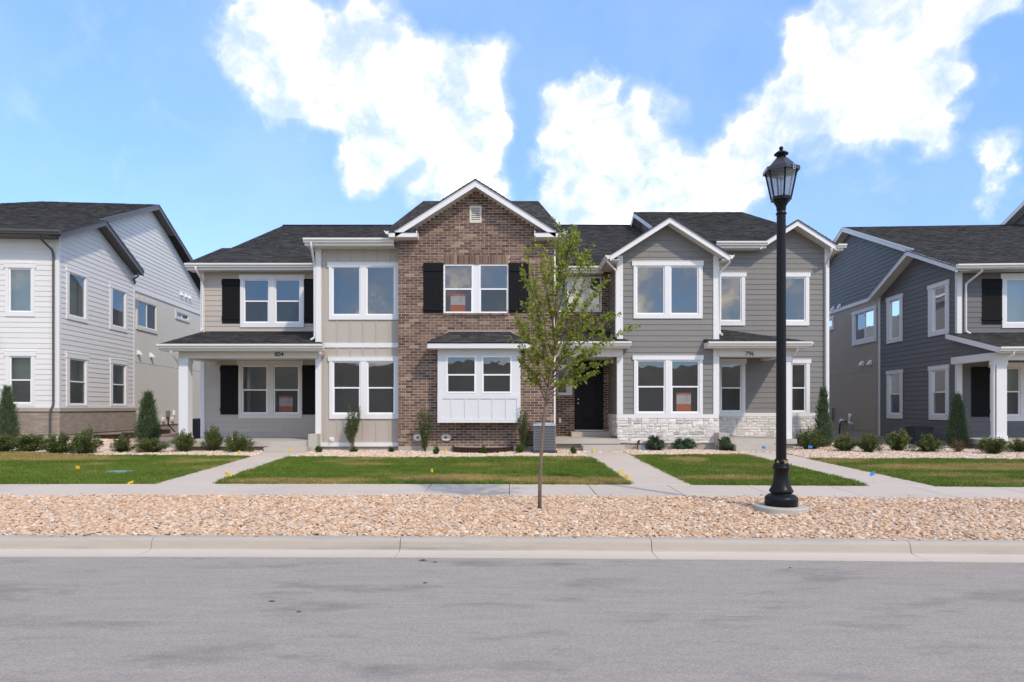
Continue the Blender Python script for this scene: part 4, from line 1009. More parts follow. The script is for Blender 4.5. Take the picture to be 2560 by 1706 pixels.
MB().box(fx(1397, YB), fx(1403, YB), 0, .03, fz(1057, YB), fz(1046, YB), mE).build('doorbell_box', 'vinyl_white', T)
zEn = fz(665, 22.6)
eave(T, rx1+.1, fx(1512, 22.65), 22.74, YB, zEn-.0)
# entry porch roof, beam, slab and steps
ey = 20.86; n_e, n_t = fz(854.6, ey), fz(826, YB); nx0, nx1 = fx(1391, ey), fx(1578, ey)
shingles(T, [(nx0, ey, n_e), (nx1, ey, n_e), (nx1-.12, YGB-.02, n_e+(n_t-n_e)*(YGB-ey)/(YB-ey)), (nx0, YGB-.02, n_e+(n_t-n_e)*(YGB-ey)/(YB-ey))], name='porch_roof')
zz_ = n_e+(n_t-n_e)*(YGB-ey)/(YB-ey)
shingles(T, [(nx0, YGB-.019, zz_), (ex1-.02, YGB-.019, zz_), (ex1-.02, YB-.01, n_t), (nx0, YB-.01, n_t)], name='porch_roof')
gutter(T, (nx0, ey+.03, n_e), (nx1, ey+.03, n_e)); MB().box(nx0, nx1-.03, ey+.032, ey+.06, n_e-.18, n_e-.01).build('fascia', 'gutter_white', T)
MB().box(nx0, nx1-.03, ey+.061, YGB-.04, n_e-.18, n_e-.16).build('soffit', 'soffit_white', T)
MB().box(nx0, fx(1556, 21.2), 21.2, 21.2+.24, fz(892, 21.2), fz(868, 21.2)).build('porch_beam', 'trim_beam', T)
MB().box(nx0, ex1-.02, 21.45, YB-.01, fz(890, 21.2), fz(890, 21.2)+.02).build('porch_ceiling', 'soffit_white', T)
MB().box(ex0, fx(1550, 21), 21.0, YB-.1, fz(1110, 21), fz(1098, 21)).build('porch_slab', 'concrete', T)
MB().box(ex0, fx(1548, 21), 21.12, YB-.1, .33, fz(1110, 21)-.001).build('porch_footing', 'foundation', T)
MB().box(fx(1426.6, 23), ex1, 22.6, YB-.02, fz(1098, 21)+.001, fz(1079.5, 22.9)).build('door_step', 'concrete', T)
MB().box(fx(1456, 20.45), fx(1560, 20.45), 20.2, 20.999, .33, fz(1115, 20.3)).build('step', 'concrete', T)
# --- grey bay with stone base
mG = front_map(YGB)
gx0, gx1 = fx(1544.8, YGB), fx(1795, YGB)
gcx2, gza2, gsl2, gh2 = fx(1675, 20.85), 7.66, .635, 1.86
zst = fz(1045.8, YGB)
wu = dict(trim=sq((1583.4, 1755.8), (656, 797), YGB), head=sq((1579.5, 1758), (654, 665), YGB), sashes=[sash(1590, 1661.5, 666, 786, YGB), sash(1675, 1746, 666, 786, YGB)])
wl = dict(trim=sq((1584.5, 1756), (891, 1036.2), YGB), head=sq((1580.8, 1758), (889.5, 900), YGB), sashes=[sash(1591.8, 1663, 901, 1033, YGB, 967.3), sash(1677, 1748, 901, 1033, YGB, 967.3)])
def g2span(z):
    h = (gza2-.16-z)/gsl2
    if h <= .02: return None
    return (max(gcx2-h, gx0+.02), min(gcx2+h, gx1-.02))
lap_wall(T, mG, fz(1036, YGB), gza2-.16, g2span, 'siding_gray', holes=[hole(wu), hole(wl)])
window(T, mG, **wu); window(T, mG, **wl)
for a, b in ((1544.8, 1557), (1782.7, 1795)): MB().box(fx(a, YGB), fx(b, YGB), -.1, .035, fz(1036, YGB), fz(640, YGB), mG).build('corner_board', 'trim_white', T)
MB().box(gx0-.01, gx1+.01, -.05, .045, zst, fz(1036.3, YGB), mG).build('base_board', 'trim_white', T)
ashlar(T, mG, gx0-.02, gx1+.03, fz(1108.6, YGB), zst-.001, seed=3)
MB().box(gx0+.02, gx1, -.3, -.01, .3, fz(1108.6, YGB), mG).build('foundation', 'foundation', T)
# its west side
mGl = left_map(gx0)
lap_wall(T, mGl, fz(1036, YGB), fz(660, YGB), lambda z: (YGB+.1, YB), 'siding_gray', joint=False)
MB().box(YGB-.034, YGB+.1, -.05, .03, fz(1036, YGB), fz(640, YGB), mGl).build('corner_board', 'trim_white', T)
MB().box(YGB-.04, YB-.001, -.04, .042, zst, fz(1036.3, YGB), mGl).build('base_board', 'trim_white', T)
ashlar(T, mGl, YGB-.03, YB-.01, fz(1092, YGB), zst-.001, seed=4)
mGr = right_map(gx1)
lap_wall(T, mGr, fz(1036, YGB), fz(640, YGB), lambda z: (YGB+.1, YB), 'siding_gray', joint=False)
MB().box(YGB-.034, YGB+.1, -.05, .03, fz(1036, YGB), fz(640, YGB), mGr).build('corner_board', 'trim_white', T)
gable(T, gcx2, gh2, gza2, gsl2, 20.85, YGB, 29.5, fh=.19)
zg2 = gza2-gsl2*gh2
gutter(T, (gcx2-gh2-.01, 20.84, zg2+.0), (gcx2-gh2-.01, 22.75, zg2+.0), d=(-1, 0)); gutter(T, (gcx2+gh2+.01, 20.84, zg2), (gcx2+gh2+.01, 22.75, zg2), d=(1, 0))
MB().box(gcx2-gh2, gx0, 20.88, 22.75, zg2-.16, zg2-.14).build('soffit', 'soffit_white', T); MB().box(gx1, gcx2+gh2, 20.88, 22.75, zg2-.16, zg2-.14).build('soffit', 'soffit_white', T)
dx_ = gx0-.06
downspout(T, [(gcx2-gh2-.05, 21.0, zg2-.10), (gcx2-gh2-.05, 21.0, zg2-.2), (dx_, 21.25, zg2-.42), (dx_, 21.28, fz(838, 21.2)), (dx_-.03, 21.2, fz(842, 21.2))])
dx_ = gx1+.05
downspout(T, [(gcx2+gh2+.05, 21.05, zg2-.10), (gcx2+gh2+.05, 21.05, zg2-.2), (dx_, 21.25, zg2-.45), (dx_, 21.3, fz(834, 21.3)), (dx_+.06, 21.2, fz(838, 21.3))])
# --- grey wall behind porch 796
mW = front_map(YB)
wx0, wx1 = gx1, fx(2072, YB)
cx3, za3, sl3 = 9.66, 8.077, .635
def w3span(z):
    zt = fz(617, YB)
    if z < zt-.02: return (wx0, wx1-.03)
    h = (za3-.16-z)/sl3
    if h <= .02: return None
    return (cx3-h, min(cx3+h, wx1-.03))
def W1(u0, u1, v0, v1, vb, vm=None, ht=10, tr=11):
    return dict(trim=(fx(u0-tr+2, YB), fx(u1+tr-2, YB), fz(vb, YB), fz(v0-9, YB)), head=(fx(u0-tr-1, YB), fx(u1+tr+1, YB), fz(v0-1, YB), fz(v0-ht-1, YB)), sashes=[sash(u0, u1, v0, v1, YB, vm)])
ws = [W1(1800, 1853, 693.7, 803, 814.5), W1(1959.5, 2012.9, 693.7, 803, 814.5), W1(1800.5, 1853.6, 909.7, 1029.8, 1033, 970.3), W1(1961, 2014.4, 909.7, 1029.8, 1033, 970.3)]
lap_wall(T, mW, fz(1033, YB), za3-.16, w3span, 'siding_gray', holes=[hole(w) for w in ws])
for w in ws: window(T, mW, **w)
MB().box(fx(2060.6, YB), wx1, -.1, .035, fz(1042, YB), fz(617, YB), mW).build('corner_board', 'trim_white', T)
MB().box(wx0, wx1+.01, -.05, .043, fz(1042, YB), fz(1032.8, YB), mW).build('base_board', 'trim_white', T)
ashlar(T, mW, wx0+.04, wx1+.02, fz(1106, YB), fz(1042.2, YB), seed=5)
MB().box(wx0, wx1, -.3, -.02, .3, fz(1106, YB), mW).build('foundation', 'foundation', T)
MB().prism([(YB, .3), (46, .3), (46, 7.0), (39, 7.0), (30.6, 10.2), (23.6, 7.2), (YB, 7.0)], 10.25, 10.35, lambda a, d, z: (d, a, z)).build('end_wall', 'siding_gray', T)
MB().box(YB, 46, -.05, 0, .3, 6.9, right_map(wx1)).build('end_wall', 'siding_gray', T)
gable(T, cx3, 1.26, za3, sl3, 22.72, YB, 28, fh=.19, half_r=1.33)
zE3 = fz(603, 22.62)
eave(T, fx(1790, 22.7), fx(1918, 22.7), 22.74, YB, zE3)
zr_ = za3-sl3*1.33
gutter(T, (cx3+1.33, 22.75, zr_+.02), (cx3+1.33+.30, 22.75, zr_+.02), h=.12)
MB().box(cx3+1.33, cx3+1.33+.24, 22.76, 34, zr_-.17, zr_-.05).build('fascia', 'gutter_white', T)
downspout(T, [(fx(2078, 22.7), 22.68, zr_-.1), (fx(2078, 22.7), 22.68, zr_-.22), (fx(2066, 23.1), 23.12, zr_-.55), (fx(2066, 23.1), 23.12, .62), (fx(2066, 23.1)+.05, 22.9, .5)])
# grey main roof
GEY, GRY = 22.70, 30.6
zge = zE3; gs = (fz(531, GRY)-zge)/(GRY-GEY)
gxl, gxr = fx(1584, GRY), fx(1850, GRY)
def zgr(y): return zge+gs*(y-GEY)
yv = GEY+(za3+.01-zgr(GEY))/gs
shingles(T, [(gxl, GEY, zgr(GEY)), (8.44, GEY, zgr(GEY)), (cx3, yv, zgr(yv)), (10.9, yv, zgr(yv)), (gxr+.1, GRY, zgr(GRY)), (gxl, GRY, zgr(GRY))], name='grey_roof')
for mp, nm in ((lambda a, d, z: (gxl+d, a, z), 'rake_board'),):
    MB().prism([(GEY, zgr(GEY)-.01), (GRY, zgr(GRY)-.01), (GRY, zgr(GRY)-.22), (GEY, zgr(GEY)-.22)], 0, .03, mp).build('rake_board', 'trim_white', T)
    MB().prism([(GRY, zgr(GRY)-.01), (GRY+6, zgr(GRY)-.01-gs*6), (GRY+6, zgr(GRY)-.22-gs*6), (GRY, zgr(GRY)-.22)], 0, .03, mp).build('rake_board', 'trim_white', T)
    MB().prism([(GEY, zgr(GEY)-.15), (GRY, zgr(GRY)-.15), (GRY+6, zgr(GRY)-.15-gs*6), (GRY+6, zgr(GRY)-.17-gs*6), (GRY, zgr(GRY)-.17), (GEY, zgr(GEY)-.17)], .031, .45, mp).build('soffit', 'soffit_white', T)
    MB().prism([(YB+.2, 6.4), (GRY+6, 6.4), (GRY+6, zgr(GRY)-.17-gs*6), (GRY, zgr(GRY)-.17), (YB+.2, zgr(YB+.2)-.17)], .451, .5, mp).build('gable_end_wall', 'siding_gray', T)
MB().slab([(gxl, GRY+.01, zgr(GRY)), (gxr+.1, GRY+.01, zgr(GRY)), (gxr+.3, GRY+7, zgr(GRY)-gs*7), (gxl, GRY+7, zgr(GRY)-gs*7)], .04).build('rear_roof', 'shingle', T)
# porch 796
qy = 20.86; q_e, q_t = fz(855, qy), fz(825, YB); qx0, qx1 = fx(1769, qy), fx(2026, qy); hx_ = fx(1806, YB)
tt = (YGB-.01-qy)/(YB-qy)
def qz(y): return q_e+(q_t-q_e)*(y-qy)/(YB-qy)
xh = lambda y: qx1+(hx_-qx1)*(y-qy)/(YB-qy)
shingles(T, [(qx0, qy, q_e), (qx1, qy, q_e), (xh(YGB-.01), YGB-.01, qz(YGB-.01)), (qx0, YGB-.01, qz(YGB-.01))], name='porch_roof')
shingles(T, [(gx1+.04, YGB, qz(YGB)), (xh(YGB), YGB, qz(YGB)), (hx_, YB-.01, q_t), (gx1+.04, YB-.01, q_t)], name='porch_roof')
shingles(T, [(qx1, qy, q_e), (qx1, YB-.01, q_e), (hx_, YB-.01, q_t)], name='porch_roof')
gutter(T, (qx0, qy+.03, q_e), (qx1+.02, qy+.03, q_e)); gutter(T, (qx1-.03, qy-.0, q_e), (qx1-.03, YB-.02, q_e), d=(1, 0))
MB().box(qx0, qx1-.05, qy+.032, qy+.06, q_e-.18, q_e-.01).box(qx0, qx0+.03, qy+.061, YGB-.04, q_e-.18, q_e-.01).build('fascia', 'gutter_white', T)
MB().box(qx0+.031, qx1-.05, qy+.061, YB-.03, q_e-.185, q_e-.165).build('soffit', 'soffit_white', T)
YQ = 21.22; b0, b1 = fx(1795.5, YQ), fx(1978, YQ); z0_, z1_ = fz(891.8, YQ), fz(870, YQ)
MB().box(b0, b1, YQ, YQ+.26, z0_, z1_-.005).build('porch_beam', 'trim_beam', T); MB().box(b1-.25, b1, YQ+.261, YB-.02, z0_, z1_-.005).build('porch_side_beam', 'trim_beam', T)
MB().box(b0, b1-.26, YQ+.27, YB-.03, z0_+.1, z0_+.12).build('porch_ceiling', 'soffit_white', T)
text(T, '796', (fx(1874, YQ), YQ-.006, fz(889.3, YQ)), .185, 'number_black')
s_t = fz(1098, 21.0)
post(b1-.27, b1, YQ, YQ+.28, s_t, z0_)
downspout(T, [(fx(1998, qy), qy+.09, q_e-.12), (fx(1998, qy), qy+.09, q_e-.24), (b1+.05, YQ+.1, q_e-.46), (b1+.05, YQ+.12, q_e-.8), (b1+.05, YQ+.14, .5)])
MB().box(fx(1820, 21), fx(1992, 21), 20.98, YB-.06, fz(1110, 21), s_t).build('porch_slab', 'concrete', T)
MB().box(fx(1822, 21), fx(1988, 21), 21.1, YB-.06, .33, fz(1110, 21)-.001).build('porch_footing', 'foundation', T)
MB().box(fx(1794, 20.9), fx(1819, 20.9), 20.75, YGB+.8, .33, fz(1083, 20.85)).build('porch_kerb_block', 'concrete', T)
MB().box(fx(1834, 20.5), fx(1945, 20.5), 20.25, 20.979, .33, fz(1113, 20.35)).build('step', 'concrete', T)
MB().tube([(fx(1600, 21), 21.2, fz(1110, 21)), (fx(1600, 21), 21.1, fz(1102, 21)), (fx(1595, 21), 21.0, fz(1103, 21)), (fx(1594, 20.9), 20.98, .40)], .022, 8).build('water_pipe', 'brown_metal', T)
# window well at the foot of the brick
ww = MB(); n = 18; wc, wr_, wd = fx(1206.5, 20.2), (fx(1282, 20.1)-fx(1131, 20.1))/2, .85
prof_ = [(1, .30), (1, .54), (1.03, .545), (1.035, .56), (1.0, .575), (.975, .56), (.97, .30)]
ring = [(wc+wr_*math.cos(math.pi*k/n), math.sin(math.pi*k/n)) for k in range(n+1)]
vs = [(wc+(p[0]-wc)*q[0], YR-.02-wd*(max(p[1], 0)**.6)*q[0], q[1]) for p in ring for q in prof_]; k_ = len(prof_)
ww.add(vs, [(i*k_+j, (i+1)*k_+j, (i+1)*k_+j+1, i*k_+j+1) for i in range(n) for j in range(k_-1)]).build('window_well', 'brown_metal', T, smooth=True)

# ------------------------------------------------------------------ white house on the left
Z1 = lambda x, y: (.2551*x, 480+.2551*y)
Z2 = lambda x, y: (.2806*x, 800+.2806*y)
LF = Frame((147-CU)*23/F, 23.0, 5.26)
LH = empty('white_house', (LF.x, LF.y, .55), LF.a, off=(0, 0, .55))
tag(LH, 'white lap-sided two-storey house with tan brick base and dark grey gutters', 'house')
mf, ms, mbk = front_map(0), right_map(0), right_map(-.35)
FL, DB = -9.0, 15.0        # how far the front and the side run
sillz = 1.66
wf_u = dict(trim=(-1.70, -.755, 4.835, 6.62), head=(-1.745, -.71, 6.49, 6.64), sashes=[(-1.59, -.86, 4.99, 6.477, None)])
wf_l = dict(trim=(-1.70, -.755, 1.76, 3.63), head=(-1.735, -.71, 3.49, 3.655), sashes=[(-1.57, -.857, 1.873, 3.48, 2.675)])
lap_wall(LH, mf, 1.80, 7.50, lambda z: (FL, -.10), 'siding_white', holes=[hole(wf_u), hole(wf_l)])
for w in (wf_u, wf_l): window(LH, mf, **w)
sw = [((.42, 1.79, 4.835, 6.63), (.57, 1.65, 4.978, 6.49, None)), ((3.41, 4.835, 4.825, 6.60), (3.60, 4.677, 4.985, 6.455, None)),
      ((.42, 1.80, 1.78, 3.64), (.60, 1.678, 1.84, 3.47, 2.66)), ((3.45, 4.86, 1.78, 3.64), (3.625, 4.687, 1.84, 3.476, 2.66))]
wins = [dict(trim=t, head=(t[0]-.03, t[1]+.03, s[3]+.01, t[3]+.015), sashes=[s]) for t, s in sw]
def zsm(y): return 7.58+.417*(y+.6) if y < 2.35 else 8.805-.405*(y-2.35)
def lspan(z):
    if z < 7.58: return (.08, 5.42)
    h = (8.805-.2-z)/.41
    return None if h < .02 else (max(2.35-h, .08), min(2.35+h, 5.42))
lap_wall(LH, ms, 1.80, 8.60, lspan, 'siding_white', holes=[hole(w) for w in wins])
for w in wins: window(LH, ms, **w)
MB().box(-.10, -.0, 0, .03, sillz, 7.5, mf).build('corner_board', 'trim_white', LH); MB().box(-.03, .09, 0, .03, sillz, 7.6, ms).build('corner_board', 'trim_white', LH)
MB().box(5.42, 5.53, -.35, .03, .6, 7.45, ms).build('corner_board', 'trim_white', LH)
MB().box(FL, -.031, 0, .035, sillz+.07, 1.80, mf).build('base_board', 'trim_white', LH); MB().box(.09, 5.42, 0, .035, sillz+.07, 1.80, ms).build('base_board', 'trim_white', LH)
MB().box(FL, .09, -.05, .09, sillz-.06, sillz+.069, mf).build('sill_course', 'cast_stone', LH); MB().box(.0, 5.58, -.05, .09, sillz-.06, sillz+.069, ms).build('sill_course', 'cast_stone', LH)
bricks(LH, lambda s, o, z: mf(s, o+.05, z), (FL, .05, .81, sillz-.06), [], lambda z: (FL, .05), mats=('brick_pale', 'brick_pale'), L=.29, C=.081, j=.007, proud=.008, name='brick_base')
bricks(LH, lambda s, o, z: ms(s, o+.05, z), (-.05, 5.55, .81, sillz-.06), [], lambda z: (-.05, 5.55), mats=('brick_pale', 'brick_pale'), L=.29, C=.081, j=.007, proud=.008, name='brick_base')
MB().box(FL, .03, -.3, .03, .2, .81, mf).build('foundation', 'foundation', LH); MB().box(.3, 5.5, -.3, .03, .2, .81, ms).build('foundation', 'foundation', LH)
# eaves, gables and roof in dark grey trim
ZEf = 7.64
MB().box(FL, .40, -.60, -.575, ZEf-.16, ZEf-.01).build('fascia', 'gutter_gray', LH)
MB().box(FL, .03, -.574, .02, ZEf-.16, ZEf-.14).build('soffit', 'soffit_gray', LH)
gutter(LH, (FL, -.601, ZEf), (.41, -.601, ZEf), 'gutter_gray')
sidemap = lambda x0: (lambda a, d, z: (x0-d, a, z))
gable(LH, 2.35, 2.95, 8.805, .415, -.0, .40, .62, fh=.2, half_r=3.15, tm='gutter_gray', sm='soffit_gray', mp=sidemap(.40), name='side_gable_roof', roof=False)
MB().tube([(.30, 5.2, 7.4), (.30, 5.2, 7.25), (.06, 5.35, 7.15), (.05, 5.5, 7.0)], .04, 8).build('downspout', 'gutter_gray', LH)
AP, ZA = 7.85, 11.04
lhx = LF.front(104.6, 505.5, AP)[0]
sl_f = (ZA-7.60)/(AP+.6)
zf_ = lambda y: 7.60+sl_f*(y+.6)
shingles(LH, [(lhx-8.3, -.6, 7.60), (.05, -.6, 7.60), (.05, AP, ZA), (lhx, AP, ZA)])
shingles(LH, [(.051, -.6, 7.60), (.42, -.6, 7.60), (.42, 2.35, zf_(2.35)), (.051, 2.35, zf_(2.35))])
shingles(LH, [(.42, 5.5, 7.54), (-.3, 5.5, 7.54), (-.3, 2.36, zf_(2.35)), (.42, 2.36, zf_(2.35))])
shingles(LH, [(lhx-8.3, 14, 8.0), (lhx-8.3, -.6, 7.6), (lhx, AP, ZA)])
MB().slab([(.05, AP+.01, ZA), (lhx, AP+.01, ZA), (lhx-4, 15.5, ZA-.48*7.6), (.05, 15.5, ZA-.48*7.6)], .04).build('rear_roof', 'shingle', LH)
gable(LH, AP, 5.3, ZA+.0, .405, 0, .40, 1, fh=.22, half_r=7.2, tm='gutter_gray', sm='soffit_gray', mp=sidemap(.05), roof=False)
beltz = 6.84
bw3 = [((6.45, 8.55, 5.17, 6.62), (6.55, 8.43, 5.32, 6.46, 7.5, 'v')), ((10.65, 12.45, 6.18, 6.66), (10.80, 12.28, 6.29, 6.54, 11.5, 'v'))]
def bspan(z):
    h = (ZA-.2-z)/.405
    return None if h < .02 else (max(AP-h, 2.0), min(AP+h*1.03, DB))
lap_wall(LH, mbk, beltz+.08, ZA-.2, bspan, 'siding_white')
MB().box(5.0, DB, -.02, .04, beltz-.02, beltz+.085, mbk).build('belt_board', 'trim_white', LH)
st = MB(); slab_holes(st, (5.0, DB, .92, beltz-.02), [(s[0], s[1], s[2], s[3]) for _, s in bw3], -.1, 0, mbk); st.build('stucco_wall', 'stucco_light', LH)
MB().box(5.0, DB, -.1, -.02, .2, .92, mbk).build('foundation', 'foundation', LH); MB().box(5.0, DB, -.02, .015, .90, .925, mbk).build('weep_screed', 'gutter_gray', LH)
MB().box(5.0, DB, 0, .004, 3.70, 3.712, mbk).build('control_joint', 'soffit_gray', LH)
for t, s in bw3: window(LH, mbk, t, [s], tm='stucco_light', proud=.05, room=2)
def vent_hood(parent, m, s, z, r=.11, mat='vinyl_white', base=True):
    v = MB(); v.box(s-r, s+r, 0, .03, z-r, z+r, m)
    v.hexa([m(s-r*.8, .03, z-r*.7), m(s+r*.8, .03, z-r*.7), m(s+r*.8, .16, z-r*.8), m(s-r*.8, .16, z-r*.8), m(s-r*.8, .03, z+r*.8), m(s+r*.8, .03, z+r*.8), m(s+r*.5, .08, z+r*.55), m(s-r*.5, .08, z+r*.55)])
    return v.build('vent_hood', mat, parent)
for s, z in ((11.35, 7.53), (11.95, 7.53), (12.45, 7.53), (6.65, 4.15), (7.90, 4.13)): vent_hood(LH, mbk, s, z)
# services on the side wall: meter, valves, hose
MB().box(9.55, 9.85, 0, .10, 1.28, 1.58, mbk).build('meter_box', 'ac_gray', LH)
MB().tube([mbk(9.7, .06, 1.28), mbk(9.7, .06, .95), mbk(9.75, .08, .85), mbk(9.95, .2, .62), mbk(10.1, .25, .5)], .03, 8).build('conduit', 'pipe_black', LH)
for s in (9.2, 10.25): MB().tube([mbk(s, 0, 1.14), mbk(s, .10, 1.14), mbk(s, .12, 1.14)], [.14, .14, .09], 14).build('valve_cap', 'almond_plastic', LH)
MB().box(10.4, 10.5, 0, .08, 1.35, 1.6, mbk).build('outlet_box', 'vinyl_white', LH)
downspout(LH, [(-.32, -.56, ZEf-.11), (-.32, -.56, ZEf-.22), (-.14, -.12, ZEf-.55), (-.14, -.07, ZEf-.75), (-.14, -.07, sillz+.16), (-.20, -.15, sillz-.06), (-.20, -.15, .57)], 'gutter_gray', .045)
wlamp = MB().box(-2.06, -1.94, 0, .02, 4.0, 4.25, mf).box(-2.05, -1.95, .02, .12, 3.98, 4.02, mf)
wlamp.tube([mf(-2.0, .11, 4.16), mf(-2.0, .11, 4.10), mf(-2.0, .11, 3.86), mf(-2.0, .11, 3.84)], [.03, .075, .06, .02], 8).build('wall_lamp', 'lamp_black', LH)

# ------------------------------------------------------------------ dark grey house on the right
RF = Frame((2394-CU)*23.1/F, 23.1, -3.4)
RH = empty('charcoal_house', (RF.x, RF.y, .40), RF.a, off=(0, 0, .40))
tag(RH, 'charcoal lap-sided two-storey house with white trim and brown stucco side', 'house')
ml, mb2 = left_map(0), left_map(.35)
fr = dict(trim=(1.45, 3.6, 4.455, 6.24), head=(1.40, 3.65, 6.14, 6.30), sashes=[(1.58, 2.46, 4.62, 6.13, None), (2.60, 3.48, 4.62, 6.13, None)])
frl = dict(trim=(1.05, 3.2, 1.273, 3.20), head=(1.0, 3.25, 3.10, 3.26), sashes=[(1.17, 2.05, 1.46, 3.10, 2.28), (2.19, 3.07, 1.46, 3.10, 2.28)])
FR = 9.0
lap_wall(RH, mf, 4.30, 6.36, lambda z: (.14, FR), 'siding_charcoal', holes=[hole(fr)])
lap_wall(RH, mf, .72, 3.45, lambda z: (.14, FR), 'siding_charcoal', holes=[hole(frl)])
window(RH, mf, **fr); window(RH, mf, **frl)
shutter(RH, mf, .80, 1.44, 4.595, 6.145, rail=.26); shutter(RH, mf, .44, 1.04, 1.42, 3.13)
sw = [((3.60, 4.84, 4.38, 6.24), (3.80, 4.60, 4.53, 6.10, None)), ((.47, 1.75, 4.34, 6.20), (.675, 1.48, 4.49, 6.07, None)),
      ((3.60, 4.83, 1.29, 3.22), (3.78, 4.64, 1.475, 3.10, 2.29)), ((.475, 1.70, 1.29, 3.22), (.655, 1.51, 1.47, 3.09, 2.29))]
wins = [dict(trim=t, head=(t[0]-.03, t[1]+.03, s[3]+.012, t[3]+.02), sashes=[s]) for t, s in sw]
def rspan(z):
    if z < 6.45: return (.10, 5.42)
    h = (7.745-.2-z)/.402
    return None if h < .02 else (max(2.54-h, .10), min(2.54+h, 5.42))
lap_wall(RH, ml, .60, 7.54, rspan, 'siding_charcoal', holes=[hole(w) for w in wins])
for w in wins: window(RH, ml, **w)
MB().box(0, .14, 0, .03, .72, 6.4, mf).build('corner_board', 'trim_white', RH); MB().box(-.03, .10, 0, .03, .72, 6.5, ml).build('corner_board', 'trim_white', RH)
MB().box(5.42, 5.56, -.35, .03, .55, 6.4, ml).build('corner_board', 'trim_white', RH)
MB().box(.0, FR, -.3, -.02, .2, .72, mf).build('foundation', 'foundation', RH); MB().box(0, 5.5, -.3, -.02, .2, .62, ml).build('foundation', 'foundation', RH)
ZEr = 6.52
MB().box(-.40, FR, -.63, -.605, ZEr-.16, ZEr-.01).build('fascia', 'gutter_white', RH); MB().box(-.03, FR, -.604, .02, ZEr-.16, ZEr-.14).build('soffit', 'soffit_white', RH)
gutter(RH, (-.42, -.631, ZEr), (FR, -.631, ZEr))
sidemapR = lambda x0: (lambda a, d, z: (x0+d, a, z))
gable(RH, 2.54, 3.17, 7.745, .402, 0, .40, 1, fh=.2, half_r=3.2, mp=sidemapR(-.40), roof=False)
AR, ZR = 9.08, 10.37
slr = (ZR-6.47)/(AR+.63); zrf = lambda y: 6.47+slr*(y+.63)
shingles(RH, [(-.05, -.63, 6.47), (12, -.63, 6.47), (12, AR, ZR), (-.05, AR, ZR)])
shingles(RH, [(-.42, -.63, 6.47), (-.051, -.63, 6.47), (-.051, 2.54, zrf(2.54)), (-.42, 2.54, zrf(2.54))])
shingles(RH, [(.3, 5.74, 6.47), (-.42, 5.74, 6.47), (-.42, 2.55, zrf(2.54)), (.3, 2.55, zrf(2.54))])
MB().slab([(-.05, AR+.01, ZR), (12, AR+.01, ZR), (12, 17, ZR-.44*8), (-.05, 17, ZR-.44*8)], .04).build('rear_roof', 'shingle', RH)
gable(RH, AR, 6.4, ZR, .400, 0, .40, 1, fh=.22, half_r=8.0, mp=sidemapR(-.05), roof=False)
# raised roof further along, its gable end showing above the ridge
cR = 7.9
pa, pb = RF.side(2507.6, 554, cR), RF.side(2560, 500.6, cR)
k_ = (pb[1]-pa[1])/(pb[0]-pa[0]); yb0 = pa[0]+2; zb_0 = pa[1]+k_*2; ya0 = pb[0]-1.2; za0 = pb[1]-k_*1.2
MB().prism([(yb0, zb_0), (ya0, za0), (ya0, za0-.22), (yb0, zb_0-.22)], 0, .03, sidemapR(cR)).build('rake_board', 'trim_white', RH)
MB().prism([(yb0, zb_0-.16), (ya0, za0-.16), (ya0, za0-.18), (yb0, zb_0-.18)], .031, .45, sidemapR(cR)).build('soffit', 'soffit_white', RH)
MB().prism([(yb0, 7), (ya0, 7), (ya0, za0-.18), (yb0, zb_0-.18)], .451, .5, sidemapR(cR)).build('gable_end_wall', 'siding_charcoal', RH)
beltr = 6.59
def rbspan(z):
    h = (ZR-.2-z)/.40
    return None if h < .02 else (max(AR-h, 2.2), min(AR+h, DB))
lap_wall(RH, mb2, beltr+.08, ZR-.2, rbspan, 'siding_charcoal')
MB().box(5.0, DB, -.02, .04, beltr-.07, beltr+.085, mb2).build('belt_board', 'trim_white', RH)
bw4 = [((6.50, 8.85, 4.66, 6.24), (6.70, 8.58, 4.86, 6.10, 7.62, 'v')), ((11.0, 12.6, 5.70, 6.38), (11.15, 12.45, 5.86, 6.24, 11.8, 'v'))]
st = MB(); slab_holes(st, (5.0, DB, .70, beltr-.07), [s[:4] for _, s in bw4], -.1, 0, mb2); st.build('stucco_wall', 'stucco_brown', RH)
MB().box(5.0, DB, -.1, -.02, .2, .70, mb2).build('foundation', 'foundation', RH); MB().box(5.0, DB, 0, .004, 3.35, 3.362, mb2).build('control_joint', 'gutter_gray', RH)
for t, s in bw4: window(RH, mb2, t, [s], head=(t[0]-.04, t[1]+.04, s[3]+.01, t[3]), proud=.05, room=2)
for s, z in ((11.05, 6.75), (10.28, 6.75), (7.85, 3.77), (7.07, 3.75)): vent_hood(RH, mb2, s, z)
MB().box(11.0, 11.2, 0, .12, 1.1, 1.7, mb2).build('meter_box', 'ac_gray', RH)
MB().tube([mb2(9.0, 0, 1.35), mb2(9.0, .1, 1.4), mb2(8.9, .12, 1.3), mb2(9.0, .12, 1.0), mb2(8.7, .1, .98)], .06, 8).build('vent_pipe', 'vinyl_white', RH)
MB().tube([mb2(9.3, .05, 1.05), mb2(9.9, .1, 1.05), mb2(10.0, .12, .9), mb2(10.05, .14, .45)], .035, 8).build('conduit', 'pipe_black', RH)
MB().tube([mb2(10.0, .0, 1.05), mb2(10.0, .1, 1.05), mb2(10.0, .13, 1.05)], [.13, .13, .08], 12).build('valve_cap', 'vinyl_white', RH)
downspout(RH, [(.44, -.6, ZEr-.11), (.44, -.6, ZEr-.22), (.22, -.10, ZEr-.55), (.22, -.09, ZEr-.8), (.22, -.09, 4.33), (.34, -.14, 4.26)])
